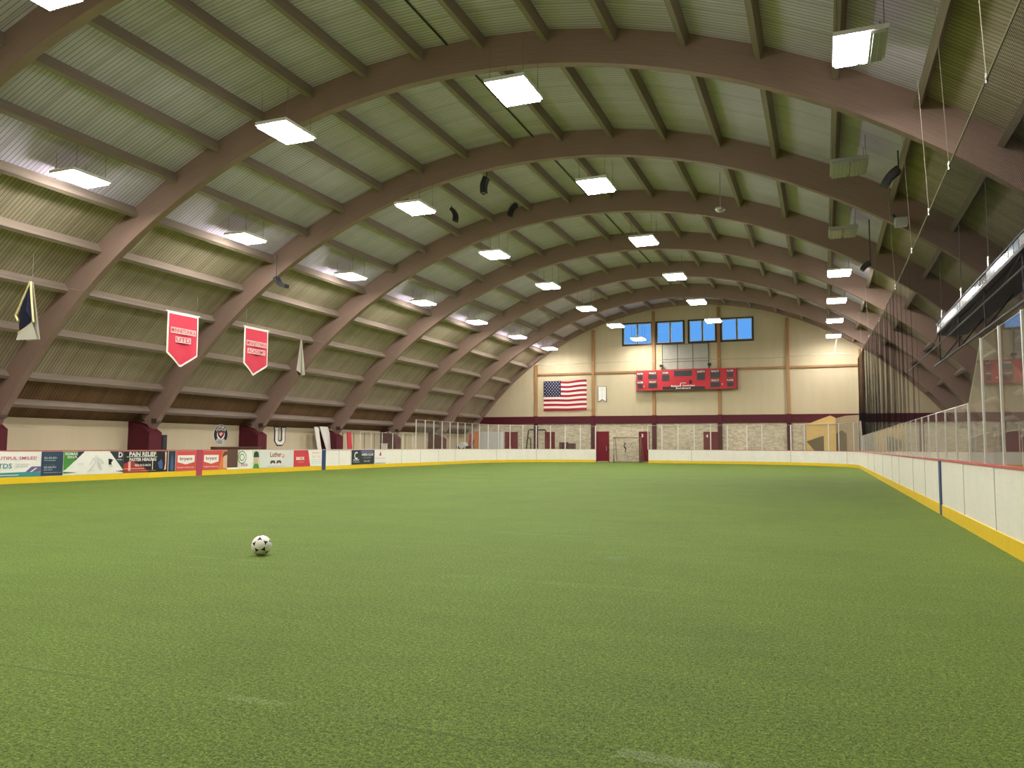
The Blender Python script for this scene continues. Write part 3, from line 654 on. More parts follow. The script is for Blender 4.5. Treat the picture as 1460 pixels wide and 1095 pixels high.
for dx in (-.09, .09): a.poly('car_picture', [(.46+dx-.075,.24),(.46+dx+.075,.24),(.46+dx+.07,.36),(.46+dx+.04,.42),(.46+dx-.04,.42),(.46+dx-.07,.36)], 'brownprint'); a.disc('wheel', .46+dx, .22, .055, 'offwhite', .02)
a.text('BROOKDALE HONDA', .48, .07, .50, .06, 'grey')
a = Ad(31.18, 32.50, 'dark red advert with slanted right edge, right of the script advert', 'offwhite'); a.poly('red_field', [(0,0),(1,0),(.86,1),(0,1)], 'brickred'); a.text('BRICK', .40, .50, .50, .20, 'offwhite', bold=.03); a.text('financial', .44, .28, .36, .07, 'pinkprint')
a = Ad(32.51, 33.45, 'white advert of pale red capitals left of the blue line', 'offwhite'); a.text('APARTMENTS', .5, .84, .80, .15, 'pinkprint', bold=.01); a.text('THAT CARE', .5, .60, .78, .15, 'pinkprint', bold=.01)
for v in (.42, .30, .18): a.text('apartments and townhomes', .5, v, .80, .05, 'teal' if v < .4 else 'grey')
a = Ad(36.17, 38.48, 'dark slate advert with white letter C and white text', 'slate')
a.disc('ring_letter', .20, .62, .20, 'offwhite', .13, 24, 50, 310); a.text('CROWN', .19, .32, .24, .12, 'offwhite', bold=.02); a.text('COLLISION', .19, .18, .28, .07, 'lightgrey'); a.rect('purple_bar', .40, .95, .78, .95, 'purple')
a.text('AMERI-CLUB', .68, .68, .52, .16, 'offwhite', bold=.03); a.text('0.0 ECONO', .66, .47, .36, .13, 'grey'); a.text('952.555', .66, .22, .26, .10, 'offwhite')
a = Ad(38.52, 39.72, 'white advert with small red flame mark, right of the slate advert', 'offwhite'); a.poly('flame_mark', [(.45,.56),(.55,.56),(.60,.68),(.52,.94),(.48,.80),(.41,.68)], 'brickred'); a.text('MINNETONKA FIRE', .5, .40, .86, .08, 'grey'); a.rect('grey_foot', .04, .96, .02, .08, 'grey'); a.text('heating and air', .5, .26, .6, .05, 'lightgrey')

# ================================================================== LEFT WALL THINGS
def wallpt(x, y): return onX(x, y, WL+.02)
p0, p1 = wallpt(304, 620), wallpt(325, 620); cy = (p0.y+p1.y)/2; rad = .53; cz = 1.80
root = empty('club_emblem', 'round black and white emblem sign on the cream left wall', 'sign', (WL, cy, cz))
def ringpoly(q, r, r0, d, n=36, cxo=0, czo=0):
    for i in range(n):
        t0, t1 = 2*math.pi*i/n, 2*math.pi*(i+1)/n; P = lambda t, rr: Vector((d, cxo+rr*math.cos(t), czo+rr*math.sin(t)))
        if r0: q.quad(P(t0,r0), P(t0,r), P(t1,r), P(t1,r0))
        else: q.quad(P(t0,0), P(t0,r), P(t1,r))
q = MB(); q.tube([(0,0,0), (.03,0,0)], rad, 36); q.build('emblem_disc', M['offwhite'], root)
q = MB(); ringpoly(q, rad*.95, rad*.54, .032); q.build('black_ring', M['blackprint'], root)
for word, a0, flip in (('HOPKINS', 90, False), ('SOCCER', 270, True)):
    q = MB(); n_ = len(word)
    for i, ch in enumerate(word):
        ang_ = R_(a0+(i-(n_-1)/2)*(17 if flip else -17)); rr = rad*.745
        U = Vector((0, -math.sin(ang_), math.cos(ang_)))*(1 if flip else -1); V = Vector((0, math.cos(ang_), math.sin(ang_)))*(-1 if flip else 1)
        text_into(q, ch, (0, rr*math.cos(ang_), rr*math.sin(ang_)), U, V, VX, 0, 0, .13, .17, .036, bold=.03)
    q.build('lettering', M['offwhite'], root)
q = MB(); q.prism([(-.26,.16),(0,.24),(.26,.16),(.20,-.06),(0,-.24),(-.20,-.06)], (0,0,0), VY, VZ, VX, .03, .036); q.build('crest_shield', M['blackprint'], root)
q = MB(); q.prism([(-.19,.11),(0,.17),(.19,.11),(.12,-.04),(0,-.12),(-.12,-.04)], (0,0,0), VY, VZ, VX, .036, .040); q.build('crest_field', M['brickred'], root)
q = MB(); q.prism([(-.12,.02),(.02,.10),(.12,.06),(.04,-.02),(0,-.08)], (0,0,0), VY, VZ, VX, .040, .043); q.build('crest_mark', M['offwhite'], root)
p0, p1 = wallpt(391, 622), wallpt(407, 622); cy = (p0.y+p1.y)/2
root = empty('letter_sign', 'white block letter U with dark outline on the left wall', 'sign', (WL, cy, 1.78))
def ushape(g):
    a, b, t = .44+g, .50+g, .26+2*g
    return [(-a-.05,b),(-a+t+.05,b),(-a+t+.05,b-.12-g),(-a+t,b-.12-g),(-a+t,-.22+g),(-.08,-.30+g),(.08,-.30+g),(a-t,-.22+g),(a-t,b-.12-g),(a-t-.05,b-.12-g),(a-t-.05,b),(a+.05,b),(a+.05,b-.12-g),(a,b-.12-g),(a,-.30),(.22,-.52-g),(-.22,-.52-g),(-a,-.30),(-a,b-.12-g),(-a-.05,b-.12-g)]
q = MB(); q.prism(ushape(.05), (0,0,0), VY, VZ, VX, 0, .03); q.build('letter_outline', M['slate'], root)
q = MB(); q.prism(ushape(-.02), (0,0,0), VY, VZ, VX, .03, .04); q.build('letter_face', M['offwhite'], root)
def lean(name, label, x0, x1, ytop, mat, xb0, xb1, cat, tilt=.18, X=WL+.9):
    a, b = onX(x0, ytop, X), onX(x1, ytop, X); c, d = onX(xb0, 640, X), onX(xb1, 640, X); q = MB()
    k = (a.z-0)/(a.z-c.z); y0 = a.y+(c.y-a.y)*k; y1 = b.y+(d.y-b.y)*k; h = a.z
    for off in (0,):
        f = [(X+.1, y0, 0), (X+.1, y1, 0), (X-tilt, b.y, h), (X-tilt, a.y, h)]; g = [(v[0]-.05, v[1], v[2]) for v in f]
        q.quad(*f); q.quad(*g[::-1])
        for j in range(4): kk = (j+1) % 4; q.quad(f[j], g[j], g[kk], f[kk])
    o = q.build(name, M[mat]); tag(o, label, cat, kind='thing'); return o
lean('leaning_plank', 'narrow white plank leaning on the left wall, left of the wider one', 452, 457.5, 608.5, 'planks', 453.5, 459, 'plank')
lean('leaning_plank', 'wide white plank leaning against the maroon buttress', 459.5, 471, 608, 'planks', 466, 477, 'plank')
lean('red_panel', 'narrow upright red panel against the left wall above the dark advert', 495.5, 501, 616, 'brickred', 495.5, 501.5, 'panel', .02)
a = onX(304, 638, -26.2); b = onX(372, 638, -26.2)
q = MB(); q.box(-26.35, -26.2, a.y, b.y, 0, 1.14); o = q.build('wooden_screen', M['brownwood']); tag(o, 'dark brown wooden screen seen through the gate gap', 'screen', kind='thing')
q = MB(); q.box(-26.36, -26.14, a.y, b.y, 1.12, 1.17); q.build('screen_cap', M['brownwood'], o)
a = onX(229.5, 630, -28.2); b = onX(238, 630, -28.2)
q = MB(); q.box(-28.75, -28.2, a.y+.05, b.y, 0, 1.70); o = q.build('black_box', M['black']); tag(o, 'narrow black upright box beside the maroon buttress on the left wall', 'cabinet', kind='thing')  # plain black upright box
q = MB(); q.box(-28.2, -28.185, a.y+.10, b.y-.04, .1, 1.62); q.build('cabinet_door', M['dark'], o)  # thin dark plate on the front of the box
a = onX(552, 630, WL+.6); b = onX(563.5, 640, WL+.6)
q = MB(); q.box(WL+.1, WL+.6, a.y, b.y, 0, onX(556, 633, WL+.6).z); o = q.build('storage_bin', M['white']); tag(o, 'white storage box below the dark panel at the left wall', 'box', kind='thing')
q = MB(); zt = onX(556, 633, WL+.6).z; q.box(WL+.08, WL+.63, a.y-.03, b.y+.03, zt, zt+.04); q.build('box_lid', M['lightgrey'], o)
a = onX(553.5, 617, WL+.03); b = onX(564, 632, WL+.03)
q = MB(); q.box(WL, WL+.05, a.y, b.y, 1.2, a.z); o = q.build('dark_wall_panel', M['brownred']); tag(o, 'dark brown panel hung on the left wall above the white box', 'panel', kind='thing')
for y in (43.6, 44.9, 46.2, 47.5, 50.6, 51.9):
    q = MB(); q.box(WL, WL+.02, y, y+.05, 0, 2.1); q.build('panel_joint', M['darktan'], wall_left)

# pennants and flags hung from a line along the left side
def pennant(name, label, y0, y1, ztop, zside, ztip, X, words, tipf=.5):
    root = empty(name, label, 'pennant', (X, (y0+y1)/2, ztop), 'red pennants on the left side'); w = (y1-y0); cy0 = -w/2
    def cloth(q, inset, d, mi=0, n=14):
        cols = []
        for i in range(n+1):
            u = inset+(w-2*inset)*i/n; f = u/w
            zb = (zside+(ztip-zside)*(f/tipf if f < tipf else (1-f)/(1-tipf)))-ztop+inset*1.25
            wx = lambda z: .022*math.sin(f*9)*min(1, abs(z)/.6)
            rowz = [-inset+(zb+inset)*j/8 for j in range(9)]
            cols.append([(d+wx(z), cy0+u, z) for z in rowz])
        for i in range(n):
            for j in range(8): q.quad(cols[i][j+1], cols[i+1][j+1], cols[i+1][j], cols[i][j], mi=mi)
    q = MB(); cloth(q, 0, 0); cloth(q, 0, -.006); q.build('white_border', M['bannerwhite'], root, True)
    q = MB(); cloth(q, .07, .010); q.build('felt_field', M['bannerred'], root, True)
    q = MB(); q2 = MB(); z = -.33*(ztop-ztip)
    for i, (t, ww) in enumerate(words):
        zz = z-i*.34; q2.obox((0,0,0), VY, VZ, VX, -ww/2-.03, ww/2+.03, zz-.115, zz+.115, .018, .040); text_into(q, t, (0,0,0), VY, VZ, VX, 0, zz, ww, .16, .043, bold=.01)
    q2.build('letter_patch', M['pinkfelt'], root); q.build('lettering', M['darkredfelt'], root)
    q = MB(); q.tube([(0, cy0-.08, .01), (0, cy0+w+.08, .01)], .02, 6); q.build('hanging_rod', M['bannerwhite'], root)
    q = MB()
    for y in (cy0+.1, cy0+w-.1): q.tube([(0, y, .02), (0, y, .80)], .008, 4)
    q.build('hanging_cord', M['wire'], root)
XB = -23.0
pennant('pennant', 'larger bright red pennant with white border, nearer the camera', 22.33, 23.90, 6.33, 4.74, 4.22, XB, [('MINNETONKA', 1.22), ('UTD', .72)], .46)
pennant('pennant', 'smaller dull red pennant with white border, second along the left side', 26.56, 28.10, 6.36, 4.76, 4.26, XB, [('MINNETONKA', 1.22), ('ACADEMY', 1.1)], .42)
def fold(name, label, y, ztop, zbot, w_top, w_bot, cols, X):
    """a pennant turned edge-on and folded over itself, hanging from one corner"""
    root = empty(name, label, 'pennant', (X, y, ztop)); H = zbot-ztop
    V = lambda u, z, d: Vector((u, d, z*H))
    q = MB(); q.quad(V(w_bot[1],1,.02), V(w_top,0,.0), V(-w_top,0,.02), V(w_bot[0],1,.20)); q.quad(V(w_bot[1],1,.03), V(w_bot[0],1,.21), V(-w_top,0,.03), V(w_top,0,.01)); q.build('back_cloth', M['bannerwhite'], root)
    if cols == 'navy':
        q = MB(); pts = [(-.05,.06),(.02,.06),(.24,.68),(.12,.745),(-.30,.87),(-.34,.72),(-.30,.66),(-.46,.57)]
        a_, b_ = [V(u, z, -.04-.08*abs(math.sin(u*6))) for u, z in pts], None
        c = V(0, .5, -.16)
        for i in range(len(a_)): q.quad(a_[i], c, a_[(i+1) % len(a_)])
        q.build('navy_fold', M['navyfelt'], root)
        q = MB()
        for pth in ([V(0,0,-.06), V(-.50,.575,-.12), V(-.34,.68,-.14)], [V(.0,0,-.05), V(.12,.3,-.08), V(.28,.70,-.10), V(-.30,.88,-.14)]): q.tube(pth, .035, 6)
        q.build('gold_border', M['goldfelt'], root)
        q = MB(); q.quad(V(-.42,1,-.12), V(-.30,.88,-.15), V(.26,.715,-.12), V(.44,1,-.05)); q.build('white_corner', M['bannerwhite'], root)
    else:
        q = MB(); q.quad(V(-.03,.0,-.02), V(.02,0,-.05), V(.14,.96,-.16), V(-.20,.86,-.05)); q.build('front_fold', M['bannerwhite'], root)
        q = MB(); q.quad(V(-.20,.86,-.02), V(.0,.93,-.02), V(-.02,1.0,.02), V(-.14,.99,.02)); q.build('dark_tip', M['navyfelt'], root)
    q = MB(); q.tube([(0,0,0), (0,0,.9)], .008, 4); q.build('hanging_cord', M['wire'], root)
fold('folded_pennant', 'navy and white pennant with gold edge, folded and hanging at far left', 16.85, 6.34, 4.50, .05, (-.40, .46), 'navy', XB)
fold('folded_pennant', 'narrow white folded pennant hanging edge-on beyond the red ones', 30.5, 6.28, 4.58, .03, (-.10, .24), 'white', XB)
q = MB(); q.tube([(XB, y, 6.39+.0*y) for y in (RIBY[3]+.1, 20, 27, 34, 41)], .006, 4); o = q.build('hanging_line', M['wire']); tag(o, 'thin dark line the pennants hang along on the left side', 'wire', kind='thing')

# ================================================================== FAR WALL THINGS
FY = YEND-.02
root = empty('scoreboard', 'wide red scoreboard with black displays on the far wall', 'scoreboard', (-10.04, YEND-.48, 5.80))
SW, SH = 7.94, 1.62
def sb(name, mat, *bx, d0=0, d1=.02):
    q = MB()
    for u0, u1, v0, v1 in bx: q.box((u0-.5)*SW, (u1-.5)*SW, -d1, -d0, v0*SH, v1*SH)
    return q.build(name, M[mat], root)
q = MB(); q.box(-SW/2, SW/2, 0, .28, 0, SH); q.build('cabinet', M['scorered'], root)
sb('cabinet_edge', 'brownred', (0, 1, -.015, .012), (0.992, 1, 0, 1), d1=.015)
disp = [(.015,.068,.54,.76), (.015,.068,.10,.32), (.125,.215,.57,.77), (.125,.215,.12,.33), (.265,.338,.46,.76), (.385,.565,.67,.95), (.612,.69,.46,.78), (.742,.838,.55,.79), (.742,.838,.10,.32), (.903,.963,.55,.78), (.903,.963,.11,.32)]
for d in disp: sb('display', 'charcoal', d)
labs = [(.042,.85,.062,'PLAYER'), (.042,.41,.062,'PLAYER'), (.17,.86,.072,'PENALTY'), (.17,.42,.072,'PENALTY'), (.30,.86,.055,'HOME'), (.652,.87,.075,'GUESTS'), (.79,.87,.075,'PENALTY'), (.79,.42,.075,'PENALTY'), (.934,.87,.065,'PLAYER'), (.934,.42,.065,'PLAYER')]
for u, v, w, t in labs:
    sb('label_plate', 'brownred', (u-w*.62, u+w*.62, v-.07, v+.07), d1=.012)
q = MB()
for u, v, w, t in labs: text_into(q, t, (0,0,0), VX, VZ, -VY, (u-.5)*SW, v*SH, w*SW, .125, .016, bold=.03)
text_into(q, 'period', (0,0,0), VX, VZ, -VY, (.475-.5)*SW, .33*SH, .42, .12, .03, bold=.02)
text_into(q, 'Robert', (0,0,0), VX, VZ, -VY, (.405-.5)*SW, .195*SH, .75, .15, .03, bold=.03); text_into(q, 'J', (0,0,0), VX, VZ, -VY, (.447-.5)*SW, .23*SH, .1, .26, .03, bold=.03)
text_into(q, 'Cunningham', (0,0,0), VX, VZ, -VY, (.53-.5)*SW, .195*SH, .98, .15, .03, bold=.03); text_into(q, 'Scoreboard', (0,0,0), VX, VZ, -VY, (.475-.5)*SW, .085*SH, 1.15, .13, .03, bold=.03)
q.build('lettering', M['white'], root)
sb('base_strip', 'blackprint', (.27,.37,.03,.17), (.37,.69,.0,.15), d1=.014); sb('small_display', 'maroon', (.535,.562,.28,.47))
sb('signal_lamp', 'white', (.078,.084,.18,.24), (.855,.862,.20,.27))
for i, x in enumerate((-11.97, -8.18)):
    q = MB(); r = empty('small_camera', ['small black camera on the left end of the scoreboard top', 'small black camera on the right half of the scoreboard top'][i], 'camera', (x, YEND-.34, 5.8+SH), 'small cameras on the scoreboard')
    q.tube([(0,0,0), (0,0,.3)], .03, 6); q.build('stand', M['dark'], r); q = MB(); q.box(-.12, .12, -.16, .10, .27, .44); q.build('camera_body', M['black'], r)

root = empty('flag', 'large American flag hanging flat on the far wall', 'flag', (-20.22, FY-.04, 4.29)); FW, FH = 3.80, 2.52
def fpt(u, v, d=0):
    x = (u-.5)*FW; z = v*FH+.07*math.sin(u*7+1.2)*(.35+.65*v)*(0 if u < .4 and v > .5 else 1)*min(1, max(0, (u-.25)*3)); return (x, -.03-.04*math.sin(u*11)*(.3+u*.5)-d, z)
for i in range(13):
    v0, v1 = i/13, (i+1)/13; u0 = .40 if i >= 6 else 0; q = MB(); N = 24
    for k in range(N):
        a_, b_ = u0+(1-u0)*k/N, u0+(1-u0)*(k+1)/N; q.quad(fpt(a_, v0), fpt(b_, v0), fpt(b_, v1), fpt(a_, v1))
    q.build('stripe', M['flagred'] if i % 2 == 0 else M['flagwhite'], root)
q = MB(); q.box(-.5*FW, -.095*FW, -.07, -.05, 6/13*FH, FH); q.build('canton', M['flagblue'], root)
q = MB()
for r in range(9):
    for c in range(6 if r % 2 == 0 else 5):
        cx_ = -.5*FW+.405*FW*((c+.5)/6 if r % 2 == 0 else (c+1)/6); cz_ = 6/13*FH+7/13*FH*(r+.75)/9.5
        pts = [(cx_+(.054 if k % 2 == 0 else .022)*math.sin(math.pi*k/5), cz_+(.054 if k % 2 == 0 else .022)*math.cos(math.pi*k/5)) for k in range(10)]
        q.quad(*[(x, -.073, z) for x, z in pts[::-1]])
q.build('stars', M['flagwhite'], root)

root = empty('wall_banner', 'small white swallow-tailed banner right of the flag', 'banner', (-16.98, FY-.02, 4.94))
q = MB(); q.prism([(-.36,0),(0,.22),(.36,0),(.36,1.34),(-.36,1.34)], (0,0,0), VX, VZ, -VY, 0, .02); q.build('banner_edge', M['slate'], root)
q = MB(); q.prism([(-.32,.06),(0,.26),(.32,.06),(.32,1.30),(-.32,1.30)], (0,0,0), VX, VZ, -VY, .02, .026); q.build('banner_cloth', M['offwhite'], root)
q = MB(); text_into(q, 'STATE', (0,0,0), VX, VZ, -VY, 0, 1.18, .36, .10, .03); text_into(q, 'CHAMPIONS', (0,0,0), VX, VZ, -VY, 0, 1.02, .40, .07, .03)
for i in range(7): text_into(q, '19%d' % (82+i), (0,0,0), VX, VZ, -VY, 0, .88-.085*i, .12, .045, .03)
q.build('lettering', M['grey'], root)

root = empty('record_board', 'pale grid board of small lines above the scoreboard', 'board', (-10.11, FY-.02, 7.48)); GW, GH = 3.66, 2.05
q = MB(); q.box(-GW/2, GW/2, -.03, .02, 0, GH); q.build('board_panel', M['boardgrey'], root)
q = MB()
for i in range(4): x = -GW/2+GW*i/3; q.box(x-.025, x+.025, -.045, -.03, 0, GH)
for z in (.0, .62, .84, GH-.03): q.box(-GW/2, GW/2, -.045, -.03, z-.012, z+.018)
q.build('grid_bars', M['slate'], root)
q = MB()
for i in range(3):
    for j in range(8):
        z = .10+.07*j*1.0 if j < 7 else .72
        x = -GW/2+GW*(i+.5)/3; q.box(x-.09, x+.09, -.034, -.03, z, z+.028)
    for j in range(10): z = .93+.098*j; x = -GW/2+GW*(i+.5)/3; q.box(x-.10, x+.10, -.034, -.03, z, z+.03); q.box(x-.48, x-.20, -.034, -.03, z, z+.02); q.box(x+.2, x+.48, -.034, -.03, z, z+.02)
q.build('entry_lines', M['grey'], root)

root = empty('goal', 'soccer goal with net standing in the gap of the far boards', 'goal', (-14.55, 61.3, 0))
gw, gh, gd = 1.09, 1.98, 1.1
q = MB(); q.tube([(-gw,0,0), (-gw,0,gh), (gw,0,gh), (gw,0,0)], .05, 8); q.build('goal_frame', M['goalpost'], root, True)
q = MB()
for x in (-gw, gw): q.tube([(x,0,gh), (x,.5,gh-.05), (x,gd,.04), (x,0,.04)], .03, 6)
q.tube([(-gw,gd,.04), (gw,gd,.04)], .03, 6); q.build('back_frame', M['goalpost'], root)
q = MB()
for x in (-gw+.03, gw-.03): q.quad((x,0,.05), (x,gd,.05), (x,.5,gh-.06), (x,0,gh-.02))
q.quad((-gw,gd,.05), (gw,gd,.05), (gw,.5,gh-.06), (-gw,.5,gh-.06)); q.quad((-gw,0,gh-.02), (gw,0,gh-.02), (gw,.5,gh-.06), (-gw,.5,gh-.06)); q.build('goal_net', M['goalnet'], root)
q = MB(); q.tube([(-.40,.86,1.62), (-.34,.84,1.50), (-.46,.84,1.36), (-.36,.84,1.20), (-.30,.84,1.06), (-.36,.84,.80)], [.02,.05,.04,.07,.05,.02], 6)
o = q.build('strap', M['black'], None); o.location = (-14.55, 61.3, 0); tag(o, 'small dark strap hanging inside the goal against the wall', 'strap', kind='thing')
for i, (x0, x1, z1) in enumerate(((-20.60, -20.34, 1.58), (-20.22, -19.93, 1.58), (-19.83, -19.27, 1.48))):
    q = MB(); q.box(x0, x1, YEND-.5, YEND-.10, .0, z1); o = q.build('dark_box', M['brownred'])
    tag(o, ['leftmost of the three dark boxes below the flag', 'middle of the three dark boxes below the flag', 'widest of three dark boxes below the flag, on the right'][i], 'box', 'dark boxes along the far wall', 'thing')
    q = MB(); q.box(x0-.015, x1+.015, YEND-.51, YEND-.09, z1-.02, z1+.03); q.build('box_lid', M['dark'], o)
# plywood booth behind the right corner glass
root = empty('plywood_booth', 'yellow plywood booth behind the glass in the far right corner', 'booth', (.6, 62.0, 0))
q = MB(); q.prism([(-1.75,0),(-1.75,2.98),(-.07,3.62),(.28,3.45),(.28,0)], (0,-.3,0), VX, VZ, VY, 0, .85); q.build('front_sheet', M['plywood'], root)
q = MB(); q.prism([(.28,0),(.28,3.42),(.95,3.60),(1.88,3.66),(1.88,0)], (0,.0,0), VX, VZ, VY, 0, .55); q.build('side_sheet', M['tan'], root)
q = MB(); q.prism([(-1.74,1.72),(-.85,2.05),(-.55,2.12),(-.55,.6),(-1.1,.9)], (0,-.31,0), VX, VZ, -VY, 0, .01); q.build('opening_shade_sheet', M['darktan'], root)  # flat dark sheet painted as the shade inside an opening
q = MB(); q.prism([(.30,.4),(.30,2.3),(.70,2.55),(1.0,2.3),(1.0,.4)], (0,0,0), VX, VZ, -VY, 0, .05); q.build('hanging_tarp', M['darktan'], root)
q = MB(); q.box(-1.75, .28, -.33, -.27, 2.92, 2.99); q.build('frame_rail', M['tan'], root)
# clutter behind the far left glass
q = MB(); q.box(-27.86, -25.78, YEND-.75, YEND-.12, 0, 2.49); o = q.build('white_cabinet', M['white']); tag(o, 'large white double cabinet at the far wall behind left corner glass', 'cabinet', kind='thing')
for a, b in ((-27.82, -26.84), (-26.80, -25.82)):
    q = MB(); q.box(a, b, YEND-.775, YEND-.75, .08, 2.45); q.build('cabinet_door', M['lightgrey'], o)
for i, (x0, x1, z1, mat, lab, y) in enumerate(((662, 668, 2.28, 'tan', 'cream sheet leaning left of the red one in the far left corner', 60.4), (668.5, 674, 2.28, 'brickred', 'dark red sheet leaning behind the far left corner glass', 60.45), (677, 683, 2.5, 'orange', 'orange sheet leaning left of the large white cabinet', 60.5))):
    a, b = onY(x0, 630, y), onY(x1, 630, y); q = MB(); q.quad((a.x, y-.35, 0), (b.x, y-.35, 0), (b.x, y, z1), (a.x, y, z1)); q.quad((a.x, y-.31, 0), (a.x, y+.04, z1), (b.x, y+.04, z1), (b.x, y-.31, 0))
    q.quad((a.x, y, z1), (b.x, y, z1), (b.x, y+.04, z1), (a.x, y+.04, z1)); q.quad((a.x, y-.35, 0), (a.x, y, z1), (a.x, y+.04, z1), (a.x, y-.31, 0)); q.quad((b.x, y-.35, 0), (b.x, y-.31, 0), (b.x, y+.04, z1), (b.x, y, z1))
    o = q.build('leaning_sheet', M[mat]); tag(o, lab, 'sheet', 'leaning sheets in the far left corner', 'thing')
root = empty('floor_machine', 'dark floor machine with pale tank in the far left corner', 'machine', (-27.9, 59.3, 0))
q = MB(); q.box(-.55, .55, -.4, .4, .1, 1.25); q.build('machine_body', M['black'], root); q = MB(); q.tube([(-.1,-.42,1.30), (-.1,.3,1.30)], .27, 14); q.build('pale_tank', M['white'], root)
q = MB(); q.tube([(.5,.3,1.2), (.72,.3,1.75), (.72,-.3,1.75), (.5,-.3,1.2)], .03, 6); q.build('push_handle', M['dark'], root)
root = empty('pipe_frame', 'dark green bent pipe frame standing before a maroon door', 'frame', (-22.6, 62.1, 0))
q = MB(); q.tube([(-.84,0,0), (-.82,0,1.2), (-.64,0,2.60), (-.55,0,2.66), (.85,0,2.64), (.92,0,2.56), (.90,0,2.35)], .06, 8); q.build('main_pipe', M['greenpipe'], root, True)
q = MB(); q.tube([(-.44,0,1.9), (-.44,0,0)], .05, 6); q.tube([(-.44,0,1.9), (-.72,0,2.0)], .04, 6); q.tube([(-.5,-.5,.03), (-.5,.5,.03)], .05, 6); q.build('brace_pipe', M['greenpipe'], root)

# end net: cable + thin mesh
root = empty('end_safety_net', 'thin safety net on a sagging cable across the far end', 'net', (0, YF+.15, 0))
cpts = [(x, .0, z) for x, z in ((-22.6, 8.06), (-16.77, 8.05), (-12.1, 8.08), (-7.72, 8.0), (-3.43, 7.94), (.9, 8.12), (2.2, 8.0))]
q = MB(); q.tube(cpts, .022, 6); q.build('cable', M['rope'], root)
q = MB()
for (x0, _, z0), (x1, _, z1) in zip(cpts, cpts[1:]): q.quad((x0, 0, 2.96), (x1, 0, 2.96), (x1, 0, z1), (x0, 0, z0))
q.build('netting', M['endnet'], root)
q = MB(); q.tube([(.9,0,8.12), (1.2,.2,9.6)], .012, 4); q.tube([(-22.6,0,8.06), (-22.8,.6,9.0)], .012, 4); q.build('tie_wire', M['rope'], root)
# side net
root = empty('side_safety_net', 'dark hanging net along the right boards on a rope up to the roof', 'net', (RX+.10, 0, 0))
zc = lambda y: 6.30-.14*math.sin(max(0, min(1, (y-8)/30))*math.pi)+(.55*max(0, (y-32)/20))
q = MB(); q.tube([(0, y, zc(y)) for y in range(-6, 54, 2)]+[(0, 53.2, zc(53.2))], .017, 6); q.build('top_rope', M['rope'], root)
q = MB(); ys = []; y = -6.0
while y < 53.2: ys.append(y); y += 0.06 if y > 18 else .16
def wob(y):
    a = .012 if y < 18 else .07*min(1, (y-18)/10)
    return a*(math.sin(y*5.1)+.6*math.sin(y*11.3+1)+.5*math.sin(y*2.3))
gt = lambda y: (TALL if y < 12.9 else LOW if y < 50 else 2.9)-.02
def cols_at(y): return [(wob(y)*(1-.7*t), y, gt(y)+(zc(y)-gt(y))*t) for t in (0, .35, .7, 1)]
for a, b in zip(ys, ys[1:]):
    c0, c1 = cols_at(a), cols_at(b)
    for j in range(3): q.quad(c0[j], c1[j], c1[j+1], c0[j+1])
q.build('netting', M['net'], root)
q = MB(); q.tube([(0, 53.2, LOW), (0, 53.2, zc(53.2))], .03, 6); q.build('edge_rope', M['black'], root)
for y in (9.6, 11.8, 15.2, 18.0, 21.4, 26.2, 33.4, 40.7, 48.0):
    q = MB(); q.tube([(0, y, zc(y)), (-.12, y, roof_z(RX, S_PUR)-.02)], .006, 4); q.build('support_wire', M['rope'], root)
    q = MB(); q.tube([(0, y, zc(y)-.06), (0, y, zc(y)+.08)], .022, 6); q.build('shackle', M['chrome'], root)

# suspended track behind the right glass
root = empty('suspended_track', 'long dark metal track hung on wires behind the right glass, pale strip on top', 'track', (3.9, 0, 5.4))
y0, y1 = -4, 31.2
q = MB(); n_ = 70
for i in range(n_):
    a, b = y0+(y1-y0)*i/n_, y0+(y1-y0)*(i+1)/n_-.06; q.box(-.03, .0, a, b, -.02, .24, mi=(0, 1, 0, 1, 0, 2, 1)[(i*i+i//3) % 7])  # segment colours are painted reflections of window light
q.build('reflection_strip', [M['paleblue'], M['strip_blue'], M['strip_dark']], root)
q = MB(); q.box(-.06, .10, y0, y1, -.10, -.02); q.box(-.05, .08, y0, y1, .24, .28); q.build('upper_rail', M['dark'], root)
q = MB(); q.tube([(.0, y0, -1.12), (.0, y1+1, -1.12)], .035, 8); q.tube([(-.35, y0, -.72), (-.35, y1+7, -.80)], .02, 6); q.build('lower_rod', M['rodgrey'], root)
q = MB(); q.box(.1, .9, y0, y1, -.14, -.08); q.build('track_bed', M['black'], root)
for i in range(9):
    y = y1-.4-4.1*i; q = MB(); q.tube([(0, y, -.08), (0, y, -1.12)], .02, 6); q.tube([(0, y, -1.1), (.8, y+.8, -.12)], .02, 6); q.tube([(0, y, -.1), (-.35, y, -.75)], .015, 5); q.build('strut', M['dark'], root)
    q = MB(); q.tube([(0.02, y-.6, .26), (.02, y-.6, roof_z(3.9, S_DECK)-5.45)], .012, 4); q.build('hanger_wire', M['wire'], root)
    q = MB(); q.tube([(0.02, y-.6, .30), (.02, y-.6, .62)], .03, 6); q.build('turnbuckle', M['chrome'], root)

